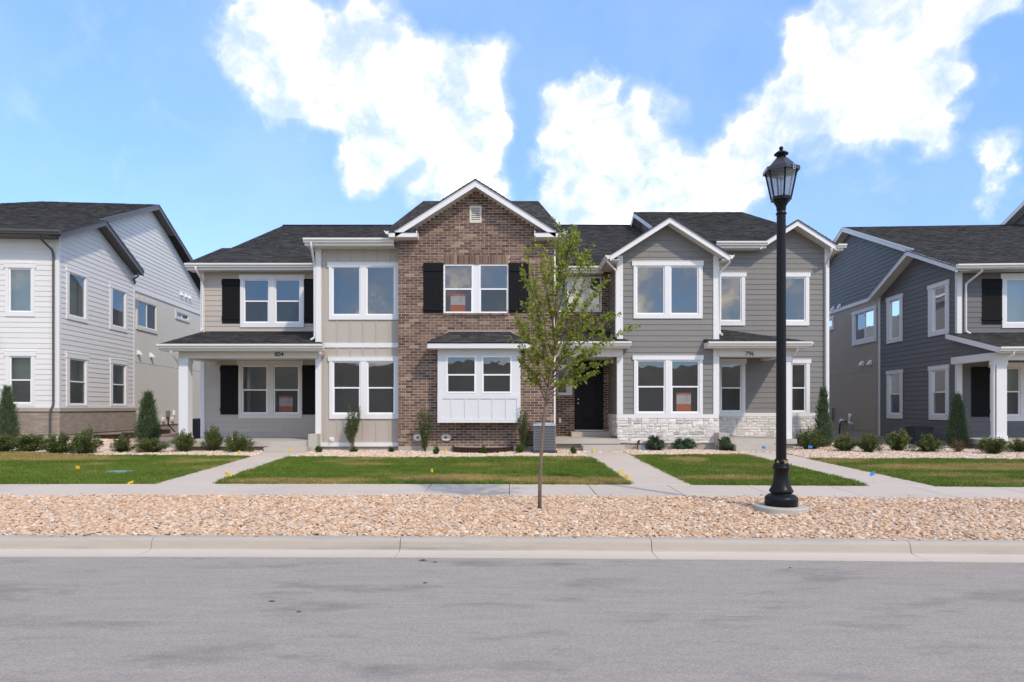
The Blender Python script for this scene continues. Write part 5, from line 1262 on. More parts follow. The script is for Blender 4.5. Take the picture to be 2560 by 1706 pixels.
# porch
py, pzt, pze = -2.78, 4.28, 3.57
shingles(RH, [(-.40, py, pze), (FR, py, pze), (FR, -.01, pzt), (-.40, -.01, pzt)], name='porch_roof')
MB().prism([(0.0, pzt-.005), (py, pze-.005), (py, pze-.17), (0, pzt-.17)], 0, .03, sidemapR(-.41)).build('rake_board', 'trim_white', RH)
gutter(RH, (-.41, py+.02, pze), (FR, py+.02, pze)); MB().box(-.37, FR, py+.025, py+.05, pze-.17, pze-.01).build('fascia', 'gutter_white', RH)
MB().box(-.37, FR, py+.051, -2.4, pze-.17, pze-.15).build('soffit', 'soffit_white', RH)
MB().box(-.24, FR, -2.42, -2.16, 3.20, pze-.15).build('porch_beam', 'trim_white', RH); MB().box(-.24, .02, -2.159, -.03, 3.22, 3.45).build('porch_side_beam', 'trim_white', RH)
MB().prism([(-2.16, 3.451), (-.03, 3.451), (-.03, pzt-.06), (-2.16, pze+.04)], .03, .12, sidemapR(-.2)).build('porch_gable_panel', 'siding_charcoal', RH)
MB().box(.03, FR, -2.15, -.03, 3.38, 3.40).build('porch_ceiling', 'soffit_white', RH)
post(-.24, .06, -2.42, -2.12, .72, 3.20, RH)
downspout(RH, [(.02, py, pze-.11), (.02, py, pze-.22), (-.28, -2.36, pze-.5), (-.29, -2.34, pze-.8), (-.29, -2.34, .5)])
MB().box(-.36, FR, -2.6, -.03, .56, .72).build('porch_slab', 'concrete', RH); MB().box(-.30, FR, -2.5, -.03, .3, .559).build('porch_footing', 'foundation', RH)

# window well of the white house and of the charcoal house, air conditioners
def well(parent, m, s0, s1, d, z0, z1):
    ww = MB(); n = 14; c, r = (s0+s1)/2, (s1-s0)/2; pr = [(1, z0), (1, z1-.02), (1.03, z1), (.97, z1), (.96, z0)]
    vs = [m(c+r*math.cos(math.pi*k/n)*q[0], d*math.sin(math.pi*k/n)**.6*q[0]+.0, q[1]) for k in range(n+1) for q in pr]
    ww.add(vs, [(i*5+j, (i+1)*5+j, (i+1)*5+j+1, i*5+j+1) for i in range(n) for j in range(4)]).build('window_well', 'brown_metal', parent, smooth=True)
well(LH, ms, 2.2, 4.4, .9, .45, .72); well(LH, mbk, 6.3, 8.6, .9, .45, .72)
def ac_unit(x, y, z, w, h, label, rz=0, dark=False):
    r = empty('air_conditioner', (x, y, z), rz); tag(r, label, 'air conditioner', 'outdoor air conditioners')
    g, t = ('ac_dark', 'ac_dark') if dark else ('ac_gray', 'ac_top'); q = w/2
    MB().box(-q-.05, q+.05, -q-.05, q+.05, -.08, .03).build('pad', 'ac_dark', r)
    MB().box(-q+.02, q-.02, -q+.02, q-.02, .031, h-.06).build('coil', 'ac_dark', r)
    for sx in (-1, 1):
        for sy in (-1, 1): MB().box(sx*q-.025*(sx > 0)-.0, sx*q+.025*(sx < 0), sy*q-.025*(sy > 0), sy*q+.025*(sy < 0), .031, h-.061).build('corner_post', g, r)
    n = 15
    for k in range(n):
        z0 = .05+(h-.13)*k/n
        MB().box(-q+.026, q-.026, -q-.006, -q+.006, z0, z0+.028).box(q-.006, q+.006, -q+.026, q-.026, z0, z0+.028).box(-q-.006, -q+.006, -q+.026, q-.026, z0, z0+.028).build('louvre', g, r)
    for k in (.33, .66): MB().box(-q+w*k-.006, -q+w*k+.006, -q-.012, -q-.007, .04, h-.07).build('louvre_bar', g, r)
    c = MB().box(-q-.012, q+.012, -q-.012, q+.012, h-.06, h).build('lid', t, r)
    MB().lathe([(q*.85, h+.001), (q*.85, h+.02), (q*.4, h+.035), (.06, h+.04)], 20).build('fan_guard', t, c)
    MB().tube([(-q, .05, .2), (-q-.15, .1, .18), (-q-.4, .3, .12), (-q-.55, .8, .15)], .022, 6).build('pipe', 'pipe_black', r)
    return r
ac_unit(fx(1361, 19.75), 19.95, gz(fx(1361, 19.75), 19.95)+.04, .64, .82, 'grey air conditioner beside the brick wall, behind the young street tree')
acx = fx(492, 24.6)
ac_unit(acx, 24.8, .50, .62, .80, 'dark air conditioner partly hidden behind the white porch post of 804', dark=True)
rc = RF; c_, s_ = math.cos(RF.a), math.sin(RF.a)
def rloc(x, y): return (RF.x+x*c_-y*s_, RF.y+x*s_+y*c_)
ax, ay = rloc(-.75, 1.0)
ac_unit(ax, ay, .44, .62, .62, 'dark low air conditioner beside the charcoal side wall, behind the shrubs', RF.a, True)

# ------------------------------------------------------------------ rock beds along the houses
SLABS = [(bx0-.16, fx(797, 20.5), 20.42), (fx(650, 20.2), fx(775, 20.2), 19.98), (tx0, rx0, YBAT-.02), (rx0, rx1, YR-.03), (rx1, fx(1552, 21), 20.98), (fx(1455, 20.4), fx(1562, 20.4), 20.18), (gx0-.1, gx1+.05, YGB-.06), (fx(1790, 20.8), fx(1995, 21), 20.72), (fx(1833, 20.4), fx(1947, 20.4), 20.23), (fx(1992, 21), wx1+.05, YB-.08)]
pts = []
def bed_clear(x, y):
    if y < bed_edge(x)-.02+.06*math.sin(x*9): return False
    for w in WALKS:
        if y < w[3] and walk_x(w, y, 0)-.03 < x < walk_x(w, y, 1)+.03: return False
    for a, b, yy in SLABS:
        if a < x < b and y > yy: return False
    lx, ly = LF.loc(x-LF.x, y-LF.y)
    if lx < .12 and ly > -.1 and ly < 5.6 or lx < -.3 and ly > 5: return False
    lx, ly = RF.loc(x-RF.x, y-RF.y)
    if lx > -.05 and ly > -.05 and ly < 5.6 or lx > -.4 and ly > -2.65 or lx > .3 and ly > 5: return False
    if ((x-wc)/(wr_+.02))**2+((y-YR)/.8)**2 < 1 and y < YR: return False
    return True
DXB = .058
x = -17.5
while x < 18.5:
    y = 17.4; near = True
    ymax = 24.5 if (x < -10.4 or x > 10.6) else 23
    while y < ymax:
        step = DXB if y < 21.3 else DXB*1.5
        px, py_ = x+U(-.04, .04), y+U(-.04, .04)
        if bed_clear(px, py_):
            r = U(.023, .042)
            pts.append((px, py_, gz(px, py_)-.01+U(0, .02)+.02*mnoise.noise((px*1.2, py_*1.2, 9)), U(-.5, .5), U(-.5, .5), U(0, 6.28), r*U(1, 1.6), r*U(.8, 1.1), r*U(.62, .95), random.randrange(10)))
        y += step
    x += DXB
scatter('rock_bed_gravel', pts, PEB, 'pebble_pink', 'pale pinkish rock covering the planting beds along the house fronts', 'gravel')

# ------------------------------------------------------------------ grass
def tuft(seed):
    r = random.Random(seed); mb = MB()
    for k in range(26):
        a = r.uniform(0, 6.28); d = r.uniform(0, .085); x, y = d*math.cos(a), d*math.sin(a); h = r.uniform(.022, .052); t = r.uniform(0, 6.28); w = r.uniform(.003, .0055)
        lx, ly = r.uniform(-.025, .025), r.uniform(-.025, .025); wx, wy = w*math.cos(t), w*math.sin(t)
        mb.add([(x-wx, y-wy, -.01), (x+wx, y+wy, -.01), (x+lx*.5+wx*.8, y+ly*.5+wy*.8, h*.6), (x+lx*.5-wx*.8, y+ly*.5-wy*.8, h*.6), (x+lx, y+ly, h)], [(0, 1, 2, 3), (3, 2, 4)])
    return mb
TUFT = [tuft(k) for k in range(8)]
pts = []
g = .072
for i in range(int(34/g)):
    x = -17+i*g
    for j in range(int(6.6/g)):
        px, py_ = x+U(-.05, .05), 12.6+j*g+U(-.05, .05)
        if in_lawn(px, py_):
            s = U(.8, 1.25); pts.append((px, py_, gz(px, py_)+.010, 0, 0, U(0, 6.28), s, s, s*U(.7, 1.2), random.randrange(8)))
scatter('grass', pts, TUFT, 'grass', 'short mown grass blades of the front lawns, green with dry patches', 'grass')

# ------------------------------------------------------------------ street lamp
lz = .17
sc_ = LAMP_Y/F
def lh(v): return fz(v, LAMP_Y)-lz          # height on the lamp above its footing
lamp = empty('street_lamp', (LAMP_X, LAMP_Y, lz)); tag(lamp, 'tall black post lamp with a glazed lantern standing in the river rock', 'street lamp')
base_h = lh(1280)
ft = MB().lathe([(.385, -.1), (.385, .075), (.375, .09), (.0, .09)], 40).build('footing', 'concrete', lamp, smooth=False)
q = .09
prof = [(.238, q), (.238, q+.115), (.228, q+.135), (.19, q+.165), (.150, q+.178), (.150, q+.19), (.172, q+.205), (.175, q+.225), (.155, q+.26), (.128, q+.32), (.112, q+.40), (.106, q+.47), (.108, q+.52), (.118, q+.555), (.126, q+.565), (.128, q+.58), (.120, q+.592), (.112, q+.598), (.118, q+.606), (.118, q+.618), (.108, q+.628), (.094, q+.632)]
MB().lathe(prof, 40).build('post_base', 'lamp_black', lamp, smooth=True)
cz0, cz1 = q+.632, q+.70
MB().lathe([(.094, cz0-.001), (.096, cz0+.004), (.096, cz1-.004), (.090, cz1)], 40).build('collar', 'lamp_black', lamp, smooth=True)
ztop = lh(533)
# fluted shaft
sh = MB(); n = 32; rings = [(cz1, .0745), (1.6, .0725), (ztop-.02, .0650)]
vs = []
for z, r in rings:
    for k in range(n):
        rr = r*(1 if k % 2 == 0 else .955); vs.append((rr*math.cos(2*math.pi*k/n), rr*math.sin(2*math.pi*k/n), z))
sh.add(vs, [(i*n+k, i*n+(k+1) % n, (i+1)*n+(k+1) % n, (i+1)*n+k) for i in range(2) for k in range(n)]); sh.build('shaft', 'lamp_black', lamp, smooth=True)
MB().lathe([(.062, ztop-.03), (.078, ztop-.02), (.080, ztop-.005), (.062, ztop+.01), (.062, ztop+.035), (.068, ztop+.045), (.070, ztop+.09), (.085, ztop+.125), (.102, ztop+.15), (.108, ztop+.19), (.112, ztop+.20), (.0, ztop+.20)], 28).build('neck', 'lamp_black', lamp, smooth=True)
# lantern: six-sided, wider at the top
nL = 6; ph = rad(23); lz0, lz1 = ztop+.205, ztop+.205+.415
def hexr(r, z, k): a = ph+2*math.pi*k/nL; return Vector((r*math.cos(a), r*math.sin(a), z))
r0, r1 = .142, .225
lan = MB()
lan.add([hexr(r0+.012, lz0-.02, k) for k in range(6)]+[hexr(r0+.012, lz0+.03, k) for k in range(6)], [(5, 4, 3, 2, 1, 0), (6, 7, 8, 9, 10, 11)]+[(k, (k+1) % 6, 6+(k+1) % 6, 6+k) for k in range(6)])
lantern = lan.build('lantern', 'lamp_black', lamp)
for k in range(6):
    MB().tube([hexr(r0+.004, lz0+.02, k), hexr(r1+.004, lz1, k)], .014, 4).build('corner_bar', 'lamp_black', lantern)
    a, b, c, d = hexr(r0, lz0+.03, k), hexr(r0, lz0+.03, k+1), hexr(r1, lz1, k+1), hexr(r1, lz1, k)
    MB().add([a, b, c, d], [(0, 1, 2, 3)]).build('glass_pane', 'lamp_glass', lantern)
MB().add([hexr(r1+.05, lz1-.01, k) for k in range(6)]+[hexr(r1+.045, lz1+.045, k) for k in range(6)]+[hexr(r1-.02, lz1+.0, k) for k in range(6)]+[hexr(r1-.02, lz1+.04, k) for k in range(6)],
         [(k, (k+1) % 6, 6+(k+1) % 6, 6+k) for k in range(6)]+[((k+1) % 6, k, 12+k, 12+(k+1) % 6) for k in range(6)]+[(6+k, 6+(k+1) % 6, 18+(k+1) % 6, 18+k) for k in range(6)]).build('lantern_rim', 'lamp_roof', lantern)
MB().add([hexr(r1+.015, lz1+.046, k) for k in range(6)]+[hexr(.085, lz1+.205, k) for k in range(6)], [(k, (k+1) % 6, 6+(k+1) % 6, 6+k) for k in range(6)]+[(6, 7, 8, 9, 10, 11), (5, 4, 3, 2, 1, 0)]).build('lantern_roof', 'lamp_roof', lantern)
t_ = lz1+.205
MB().lathe([(.066, t_-.01), (.066, t_+.05), (.103, t_+.058), (.105, t_+.066), (.07, t_+.095), (.035, t_+.115), (.012, t_+.12), (.012, t_+.125), (.027, t_+.135), (.032, t_+.152), (.026, t_+.17), (.010, t_+.182), (.0, t_+.183)], 24).build('finial', 'lamp_black', lamp, smooth=True)
kk = 3
pm = (hexr(r1+.05, lz1+.02, 4)+hexr(r1+.05, lz1+.02, 5))/2
lk = MB(); slab_holes(lk, (.03, .07, lz1-.035, lz1+.05), [(.038, .062, lz1-.027, lz1+.042)], 0, .006, lambda s, o, z: (pm.x+(s-.05)*.92+.005, pm.y+(s-.05)*.4-.012-o, z)); lk.build('latch', 'steel', lantern)
MB().lathe([(.012, lz0+.03), (.016, lz1-.12), (.045, lz1-.10), (.045, lz1-.02)], 12).build('lamp_holder', 'steel', lantern)
# raised lettering round the collar
def collar_text(body, ang0, size):
    c = bpy.data.curves.new('lettering', 'FONT'); c.body = body; c.size = size; c.extrude = .0012; c.align_x = 'LEFT'; c.offset = .0015
    o = bpy.data.objects.new('lettering_curve', c); COL.objects.link(o)
    me = bpy.data.meshes.new_from_object(o.evaluated_get(bpy.context.evaluated_depsgraph_get())); bpy.data.objects.remove(o)
    for v in me.vertices:
        a = ang0+v.co.x/.0965; r = .0965+.001+v.co.z; v.co = (r*math.sin(a), -r*math.cos(a), cz0+.012+v.co.y)
    me.materials.clear(); me.materials.append(MATS['gold_letter'])
    t = bpy.data.objects.new('lettering', me); COL.objects.link(t); t.parent = lamp
collar_text('SARA', rad(4)-.0, .062); collar_text('A', rad(-64), .062)

# ------------------------------------------------------------------ young street tree
def leaf(mb, p, d, n, L, W, t):
    s = d.cross(n).normalized()*W*.5; n2 = n*L*.06
    mb.add([p, p+d*L*.45+s+n2, p+d*L, p+d*L*.45-s+n2], [(0, 1, 2, 3)], t)
def rv(r): return Vector((r.gauss(0, 1), r.gauss(0, 1), r.gauss(0, 1))).normalized()
def make_tree():
    r = random.Random(21)
    t = empty('street_tree', (TREE_X, TREE_Y, gz(TREE_X, TREE_Y)-.02)); tag(t, 'young leafy green tree with a slim bare trunk in the river rock strip', 'tree')
    def q(u, v, dy=0): Y = TREE_Y+dy; return Vector((fx(u, Y)-TREE_X, dy, fz(v, Y)-gz(TREE_X, TREE_Y)))
    tp = [Vector((0, 0, -.05)), q(1350, 1200), q(1354, 1120, .01), q(1360, 1035, .02), q(1374, 950, .03), q(1388, 860, .02), q(1393, 780, 0), q(1400, 700, -.02), q(1412, 630, .01), q(1424, 585, 0)]
    tr_ = [.031, .028, .027, .025, .023, .019, .015, .011, .007, .004]
    trunk = MB(); trunk.tube(tp, tr_, 9)
    limbs = MB(); lv = MB()
    def along(path, s):
        L_ = [(b-a).length for a, b in zip(path, path[1:])]; s *= sum(L_)
        for a, b, l in zip(path, path[1:], L_):
            if s <= l: return a+(b-a)*s/l, (b-a).normalized()
            s -= l
        return path[-1], (path[-1]-path[-2]).normalized()
    def leaves_on(path, n, s0=.15, size=1.0):
        for k in range(n):
            p, d = along(path, r.uniform(s0, 1.0)); o = rv(r); o = (o-d*o.dot(d)).normalized()
            dd = (o*.8+d*.55+Vector((0, 0, r.uniform(-.35, .25)))).normalized(); nn = (Vector((0, -.25, .8))+rv(r)*.75); nn = (nn-dd*nn.dot(dd)).normalized()
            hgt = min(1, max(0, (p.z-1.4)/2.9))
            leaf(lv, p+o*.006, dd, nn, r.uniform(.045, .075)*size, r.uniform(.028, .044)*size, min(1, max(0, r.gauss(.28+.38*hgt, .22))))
    def curve(a, b, sag=.0, n=5, w=.05):
        out = []
        for k in range(n+1):
            t_ = k/n; p = a.lerp(b, t_)+Vector((0, 0, sag*math.sin(math.pi*t_)))
            if 0 < k < n: p += Vector((r.uniform(-w, w), r.uniform(-w, w), r.uniform(-w, w)))*.5
            out.append(p)
        return out
    # main limbs: start as fraction up the trunk, then where the tip stands
    tips = [(.40, 1297, 835, -.25), (.42, 1300, 905, .25), (.45, 1290, 795, .1), (.47, 1325, 760, -.4), (.50, 1283, 800, -.1), (.52, 1310, 680, .15), (.56, 1318, 640, -.15), (.60, 1345, 610, .2), (.50, 1330, 720, .35),
            (.40, 1440, 960, -.2), (.42, 1475, 935, .2), (.44, 1535, 900, -.1), (.46, 1500, 870, -.35), (.48, 1573, 820, .05), (.50, 1535, 790, .3), (.52, 1500, 760, -.2), (.56, 1510, 700, .1), (.6, 1488, 655, -.1), (.64, 1470, 625, .15),
            (.52, 1400, 800, -.5), (.55, 1420, 740, .5), (.62, 1380, 640, -.2), (.66, 1395, 600, .12), (.72, 1450, 590, -.08), (.80, 1437, 562, .02), (.7, 1410, 575, -.05), (.44, 1370, 900, -.35), (.46, 1425, 880, .4), (.43, 1330, 950, .15), (.48, 1465, 820, .35)]
    for s, u, v, dy in tips:
        a, d = along(tp, s); b = q(u, v, dy); main = curve(a, b, .05, 5, .07)
        ln = (b-a).length
        limbs.tube(main, [.0105*max(.5, ln)*(1-.75*k/5)+.0018 for k in range(6)], 6)
        leaves_on(main, int(42*ln), .3)
        for k in range(int(5+7*ln)):
            p, dr = along(main, r.uniform(.22, 1)); o = rv(r); o.z = abs(o.z)*.5+.05; tip = p+(o+dr*.9).normalized()*r.uniform(.10, .30)
            tw = curve(p, tip, .01, 3, .02); limbs.tube(tw, [.004, .003, .0022, .0014], 4); leaves_on(tw, r.randint(8, 13), .05)
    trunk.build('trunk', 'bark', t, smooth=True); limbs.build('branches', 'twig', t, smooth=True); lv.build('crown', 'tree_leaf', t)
    return t
make_tree()

# ------------------------------------------------------------------ shrubs
def shrub_mesh(seed, w, h, nstem, leaf_l, leaf_w, per, spread=1.0, up=.6, flowers=0):
    """bushy plant: stems fan out from the base and carry many small leaves"""
    r = random.Random(seed); st_, lv, fl = MB(), MB(), MB()
    for k in range(nstem):
        a = r.uniform(0, 6.28); e = r.uniform(.1, 1.0)**.8*r.choice((1, 1, 1.12, .9))
        tip = Vector((math.cos(a)*w*.5*e*spread, math.sin(a)*w*.45*e*spread, h*(1-.62*e*e)*r.uniform(.70, 1.06)))
        base = Vector((r.uniform(-.05, .05)*w, r.uniform(-.05, .05)*w, 0)); mid = base.lerp(tip, .5)+Vector((math.cos(a), math.sin(a), 0))*w*.05*r.uniform(-1, 1.5)+Vector((0, 0, h*.04))
        path = [base, base.lerp(mid, .5)+rv(r)*.01, mid, mid.lerp(tip, .5)+rv(r)*.015, tip]
        st_.tube(path, [.006, .005, .004, .003, .002], 4)
        for j in range(per):
            s = r.uniform(.10, 1)*4; i = min(3, int(s)); p = path[i].lerp(path[i+1], s-i); d = (path[i+1]-path[i]).normalized()
            o = rv(r); dd = (o*.9+d*.5).normalized(); dd.z += r.uniform(-.1, .4)*up; dd.normalize(); nn = (Vector((0, -.3, .7))+rv(r)*.8); nn = (nn-dd*nn.dot(dd)).normalized()
            p = p+o*r.uniform(0, .05)*min(1, w*1.6)
            if p.z < .015: p.z = .02
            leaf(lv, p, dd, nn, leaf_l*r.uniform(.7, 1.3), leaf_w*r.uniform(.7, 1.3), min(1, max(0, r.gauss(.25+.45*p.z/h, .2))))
        if flowers and r.random() < flowers:
            for j in range(5):
                a2 = j*1.257; dd = Vector((math.cos(a2), math.sin(a2)-.2, .5)).normalized(); leaf(fl, tip+Vector((0, 0, .008)), dd, Vector((0, -.3, 1)).normalized(), .028, .026, r.random())
    return st_, lv, fl
def juniper_mesh(seed, w, h):
    """narrow cone of upswept scaly sprays"""
    r = random.Random(seed); st_, lv = MB(), MB()
    st_.tube([Vector((0, 0, 0)), Vector((.01, 0, h*.5)), Vector((0, 0, h*.97))], [.02, .012, .004], 6)
    n = int(1700*h)
    for k in range(n):
        t = r.random()**1.35; z0 = .03+t*(h*.94); R = w*.5*((1-t)**.72)*(.72+.5*r.random())*(1-.35*max(0, .16-t)/.16)
        a = r.uniform(0, 6.28); p0 = Vector((math.cos(a)*R*r.uniform(.25, .8), math.sin(a)*R*r.uniform(.25, .8), z0)); out = Vector((math.cos(a), math.sin(a), 0))
        d = (out*r.uniform(.25, .9)+Vector((0, 0, 1))+rv(r)*.35).normalized(); ln = r.uniform(.07, .20)*(1+.5*(1-t))
        for j in range(7):
            p = p0+d*ln*j/7; dd = (d+rv(r)*.55).normalized(); nn = rv(r); nn = (nn-dd*nn.dot(dd)).normalized()
            leaf(lv, p, dd, nn, r.uniform(.03, .055), r.uniform(.011, .019), min(1, max(0, r.gauss(.5, .22))))
    return st_, lv
def vine_mesh(seed, w, h, low):
    """tall narrow upright shrub, bare at the foot"""
    r = random.Random(seed); st_, lv = MB(), MB()
    for k in range(16):
        a = r.uniform(0, 6.28); e = r.random(); z1 = h*r.uniform(.45, 1.0)
        tip = Vector((math.cos(a)*w*.5*e, math.sin(a)*.1*e, z1)); path = [Vector((r.uniform(-.03, .03), r.uniform(-.02, .02), 0)), Vector((tip.x*.35+r.uniform(-.02, .02), tip.y*.5, z1*.35)), Vector((tip.x*.9+r.uniform(-.03, .03), tip.y, z1*.7)), tip]
        st_.tube(path, [.007, .005, .004, .002], 4)
        for j in range(150):
            s = (low+(1-low)*r.random())*3; i = min(2, int(s)); p = path[i].lerp(path[i+1], s-i)+rv(r)*.035; dd = (rv(r)+Vector((0, 0, .5))).normalized(); nn = rv(r); nn = (nn-dd*nn.dot(dd)).normalized()
            leaf(lv, p, dd, nn, r.uniform(.04, .075), r.uniform(.013, .022), min(1, max(0, r.gauss(.4, .22))))
    return st_, lv
PROTO = {}
def proto(key, fn):
    if key not in PROTO: PROTO[key] = fn()
    return PROTO[key]
def plant(name, u, v, meshes, mats, label, category, group, s=(1, 1, 1), rz=0, dz=0.0, Y=None):
    """place a plant whose foot is seen at (u, v)"""
    x, y, z = on_ground(u, v) if Y is None else (fx(u, Y), Y, gz(fx(u, Y), Y))
    o = empty(name, (x, y, z-.01+dz), rz); o.scale = s; tag(o, label, category, group)
    for (pn, me) in meshes:
        c = bpy.data.objects.new(pn, me); COL.objects.link(c); c.parent = o
    return o
def potentilla(k, fl): 
    def f():
        a, b, c = shrub_mesh(100+k, .80, .52, 44, .042, .021, 120, flowers=fl); m_ = [('stems', a.mesh('stems', 'twig')), ('foliage', b.mesh('foliage', 'shrub_leaf'))]
        if c.v: m_.append(('blossom', c.mesh('blossom', 'flower_yellow')))
        return m_
    return proto(('pot', k, fl), f)
def bluebush(k):
    def f():
        a, b, c = shrub_mesh(200+k, .62, .40, 46, .050, .027, 90); return [('stems', a.mesh('stems', 'twig')), ('foliage', b.mesh('foliage', 'shrub_leaf_blue'))]
    return proto(('blue', k), f)
def drybush():
    def f():
        a, b, c = shrub_mesh(300, .5, .45, 26, .03, .012, 60); return [('stems', a.mesh('stems', 'twig')), ('foliage', b.mesh('foliage', 'dry_leaf'))]
    return proto('dry', f)
def boxwood(k):
    def f():
        a, b, c = shrub_mesh(400+k, .24, .25, 34, .026, .015, 90, up=1); return [('stems', a.mesh('stems', 'twig')), ('foliage', b.mesh('foliage', 'boxwood_leaf'))]
    return proto(('box', k), f)
def juniper(k):
    def f():
        a, b = juniper_mesh(500+k, .80, 1.5); return [('trunk', a.mesh('trunk', 'bark')), ('foliage', b.mesh('foliage', 'juniper_leaf'))]
    return proto(('jun', k), f)
def vine(k, low):
    def f():
        a, b = vine_mesh(600+k, .42, 1.45, low); return [('stems', a.mesh('stems', 'twig')), ('foliage', b.mesh('foliage', 'vine_leaf'))]
    return proto(('vine', k), f)
SHRUBS = [  # u, foot v, width px, height px, kind, flowers, label
 (3, 1134, 75, 46, 'p', .2, 'leafy shrub cut by the picture edge, under the first juniper'),
 (71, 1133, 88, 42, 'p', 0, 'low spreading shrub just right of the first juniper by the white house'),
 (148, 1138, 72, 46, 'p', 0, 'low shrub in front of the foot of the dark grey downspout'),
 (220, 1138, 76, 56, 'p', 0, 'shrub with one tall shoot before the tan brick base'),
 (307, 1134, 63, 44, 'p', 0, 'rounded shrub just left of the juniper by the stucco wall'),
 (376, 1136, 74, 36, 'p', .25, 'low shrub with a few yellow blooms at the foot of the second juniper'),
 (461, 1134, 60, 52, 'p', .4, 'shrub with yellow blooms before the white porch post of 804'),
 (533, 1132, 57, 54, 'p', 0, 'shrub with a tall shoot before the left end of porch 804'),
 (596, 1134, 68, 45, 'p', .15, 'shrub beside the yellow flag left of the walk to 804'),
 (1636, 1130, 58, 33, 'b', 0, 'blue-green shrub beside the blue flag below the stone base'),
 (1709, 1128, 55, 29, 'b', 0, 'blue-green shrub under the middle of the stone base'),
 (1778, 1125, 36, 24, 'p', 0, 'small yellow-green shrub against the concrete block of porch 796'),
 (1812, 1131, 42, 32, 'b', 0, 'blue-green shrub at the corner of the steps to 796'),
 (2027, 1128, 70, 50, 'p', 0, 'bushy shrub behind the blue flag at the corner of porch 796'),
 (2113, 1132, 54, 44, 'p', .2, 'shrub with yellow blooms before the brown stucco wall, just right of the juniper'),
 (2172, 1135, 58, 48, 'p', .05, 'thin twiggy shrub before the brown stucco wall'),
 (2243, 1132, 66, 54, 'p', .35, 'tall dense shrub with yellow blooms before the charcoal siding'),
 (2321, 1134, 76, 42, 'p', .5, 'wide shrub with many yellow blooms beside the juniper of the charcoal house'),
 (2482, 1139, 76, 44, 'p', .3, 'shrub before the white porch post of the charcoal house'),
 (2552, 1135, 62, 34, 'p', .2, 'shrub at the picture edge before the charcoal house porch'),
]
for i, (u, v, w, h, kd, fl, lb) in enumerate(SHRUBS):
    Y = on_ground(u, v)[1]; W, H_ = w*Y/F, h*Y/F
    ms_ = potentilla(i % 5, 0 if not fl else (.3 if fl < .3 else .6)) if kd == 'p' else bluebush(i % 3)
    bw_, bh_ = (.80, .52) if kd == 'p' else (.62, .40)
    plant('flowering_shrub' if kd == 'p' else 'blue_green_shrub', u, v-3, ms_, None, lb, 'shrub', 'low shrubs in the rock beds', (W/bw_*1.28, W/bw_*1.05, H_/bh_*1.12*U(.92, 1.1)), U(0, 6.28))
plant('dry_shrub', 2396, 1132, drybush(), None, 'dried brown shrub at the foot of the juniper by the charcoal house', 'shrub', 'low shrubs in the rock beds', (1.0, 1, 1), 1)
for i, (u, v, w, h, lb) in enumerate([(18, 1108, 66, 138, 'narrow juniper at the picture edge before the white house front'), (370, 1108, 74, 126, 'cone-shaped juniper before the pale stucco side wall'), (2058, 1120, 56, 146, 'slender juniper at the grey corner between the two houses'), (2394, 1122, 64, 134, 'cone-shaped juniper before the charcoal porch')]):
    Y = 22.35 if i == 2 else on_ground(u, v)[1]; plant('juniper', u, v, juniper(i % 2), None, lb, 'juniper', 'junipers beside the houses', (w*Y/F/.80, w*Y/F/.80, h*Y/F/1.5), i*1.3, Y=Y)
for i, (u, Y, w, h, lean, lb) in enumerate([(881, 20.45, 46, 118, .03, 'sparse upright shrub before the beige board-and-batten wall'), (1062, 20.1, 40, 122, -.02, 'tall narrow dark shrub against the brick beside the oval vent'), (1312, 19.95, 40, 118, .03, 'tall narrow shrub at the edge of the white bay window')]):
    o = plant('upright_shrub', u, 0, vine(i, (.42, .12, .2)[i]), None, lb, 'shrub', 'upright shrubs against the wall', (w*Y/F/.42, .8, h*Y/F/1.45), 0, Y=Y); o.rotation_euler = (0, lean, 0)
for i, (u, v, w, h, lb) in enumerate([(796, 1134, 19, 18, 'tiny round boxwood beside the step of 804'), (884, 1132, 19, 14, 'tiny boxwood below the beige batten wall under its window'), (978, 1133, 17, 16, 'tiny boxwood just left of the brick corner'), (1091, 1139, 17, 22, 'tiny boxwood left of the yellow flag by the window well'), (1209, 1136, 18, 20, 'tiny boxwood before the middle of the brown window well'), (1300, 1136, 22, 25, 'small boxwood between the window well and the air conditioner'), (1433, 1137, 17, 20, 'tiny boxwood before the entry porch, right of the air conditioner')]):
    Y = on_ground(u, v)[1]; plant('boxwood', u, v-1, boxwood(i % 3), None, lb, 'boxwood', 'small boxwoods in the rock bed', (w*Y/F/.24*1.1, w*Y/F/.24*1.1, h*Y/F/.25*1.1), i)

# ------------------------------------------------------------------ marking flags, window cards and other small things
def marker_flag(u, v0, v1, w, mat, label, tilt=0.0, lying=False):
    """v0 top of the flag, v1 foot of its wire"""
    x, y, z = on_ground(u, v1); h = max(.05, (v1-v0)*y/F); W = w*y/F
    o = empty('marker_flag', (x, y, z), 0); tag(o, label, 'flag', 'utility marking flags')
    top = Vector((tilt*h, 0, h)); MB().tube([(0, 0, -.03), top], .0025, 5).build('wire', 'steel', o)
    fh = min(.075, h*.8); n = 4; vs = []
    for k in range(n+1):
        t = k/n
        for zz in (0, 1): vs.append((top.x+W*t*(1 if tilt <= 0 else -1)-tilt*fh*(1-zz), -.012*math.sin(t*3.1)-.004*k, h-fh*(1-zz)-.02*t*t*(1 if not lying else 2)))
    n2 = len(vs); vs2 = [(p[0], p[1]+.0015, p[2]) for p in vs]
    fs = [(2*k, 2*k+2, 2*k+3, 2*k+1) for k in range(n)]+[(n2+2*k+1, n2+2*k+3, n2+2*k+2, n2+2*k) for k in range(n)]
    MB().add(vs+vs2, fs).build('flag_cloth', mat, o)
YF, BF = 'flag_yellow', 'flag_blue'
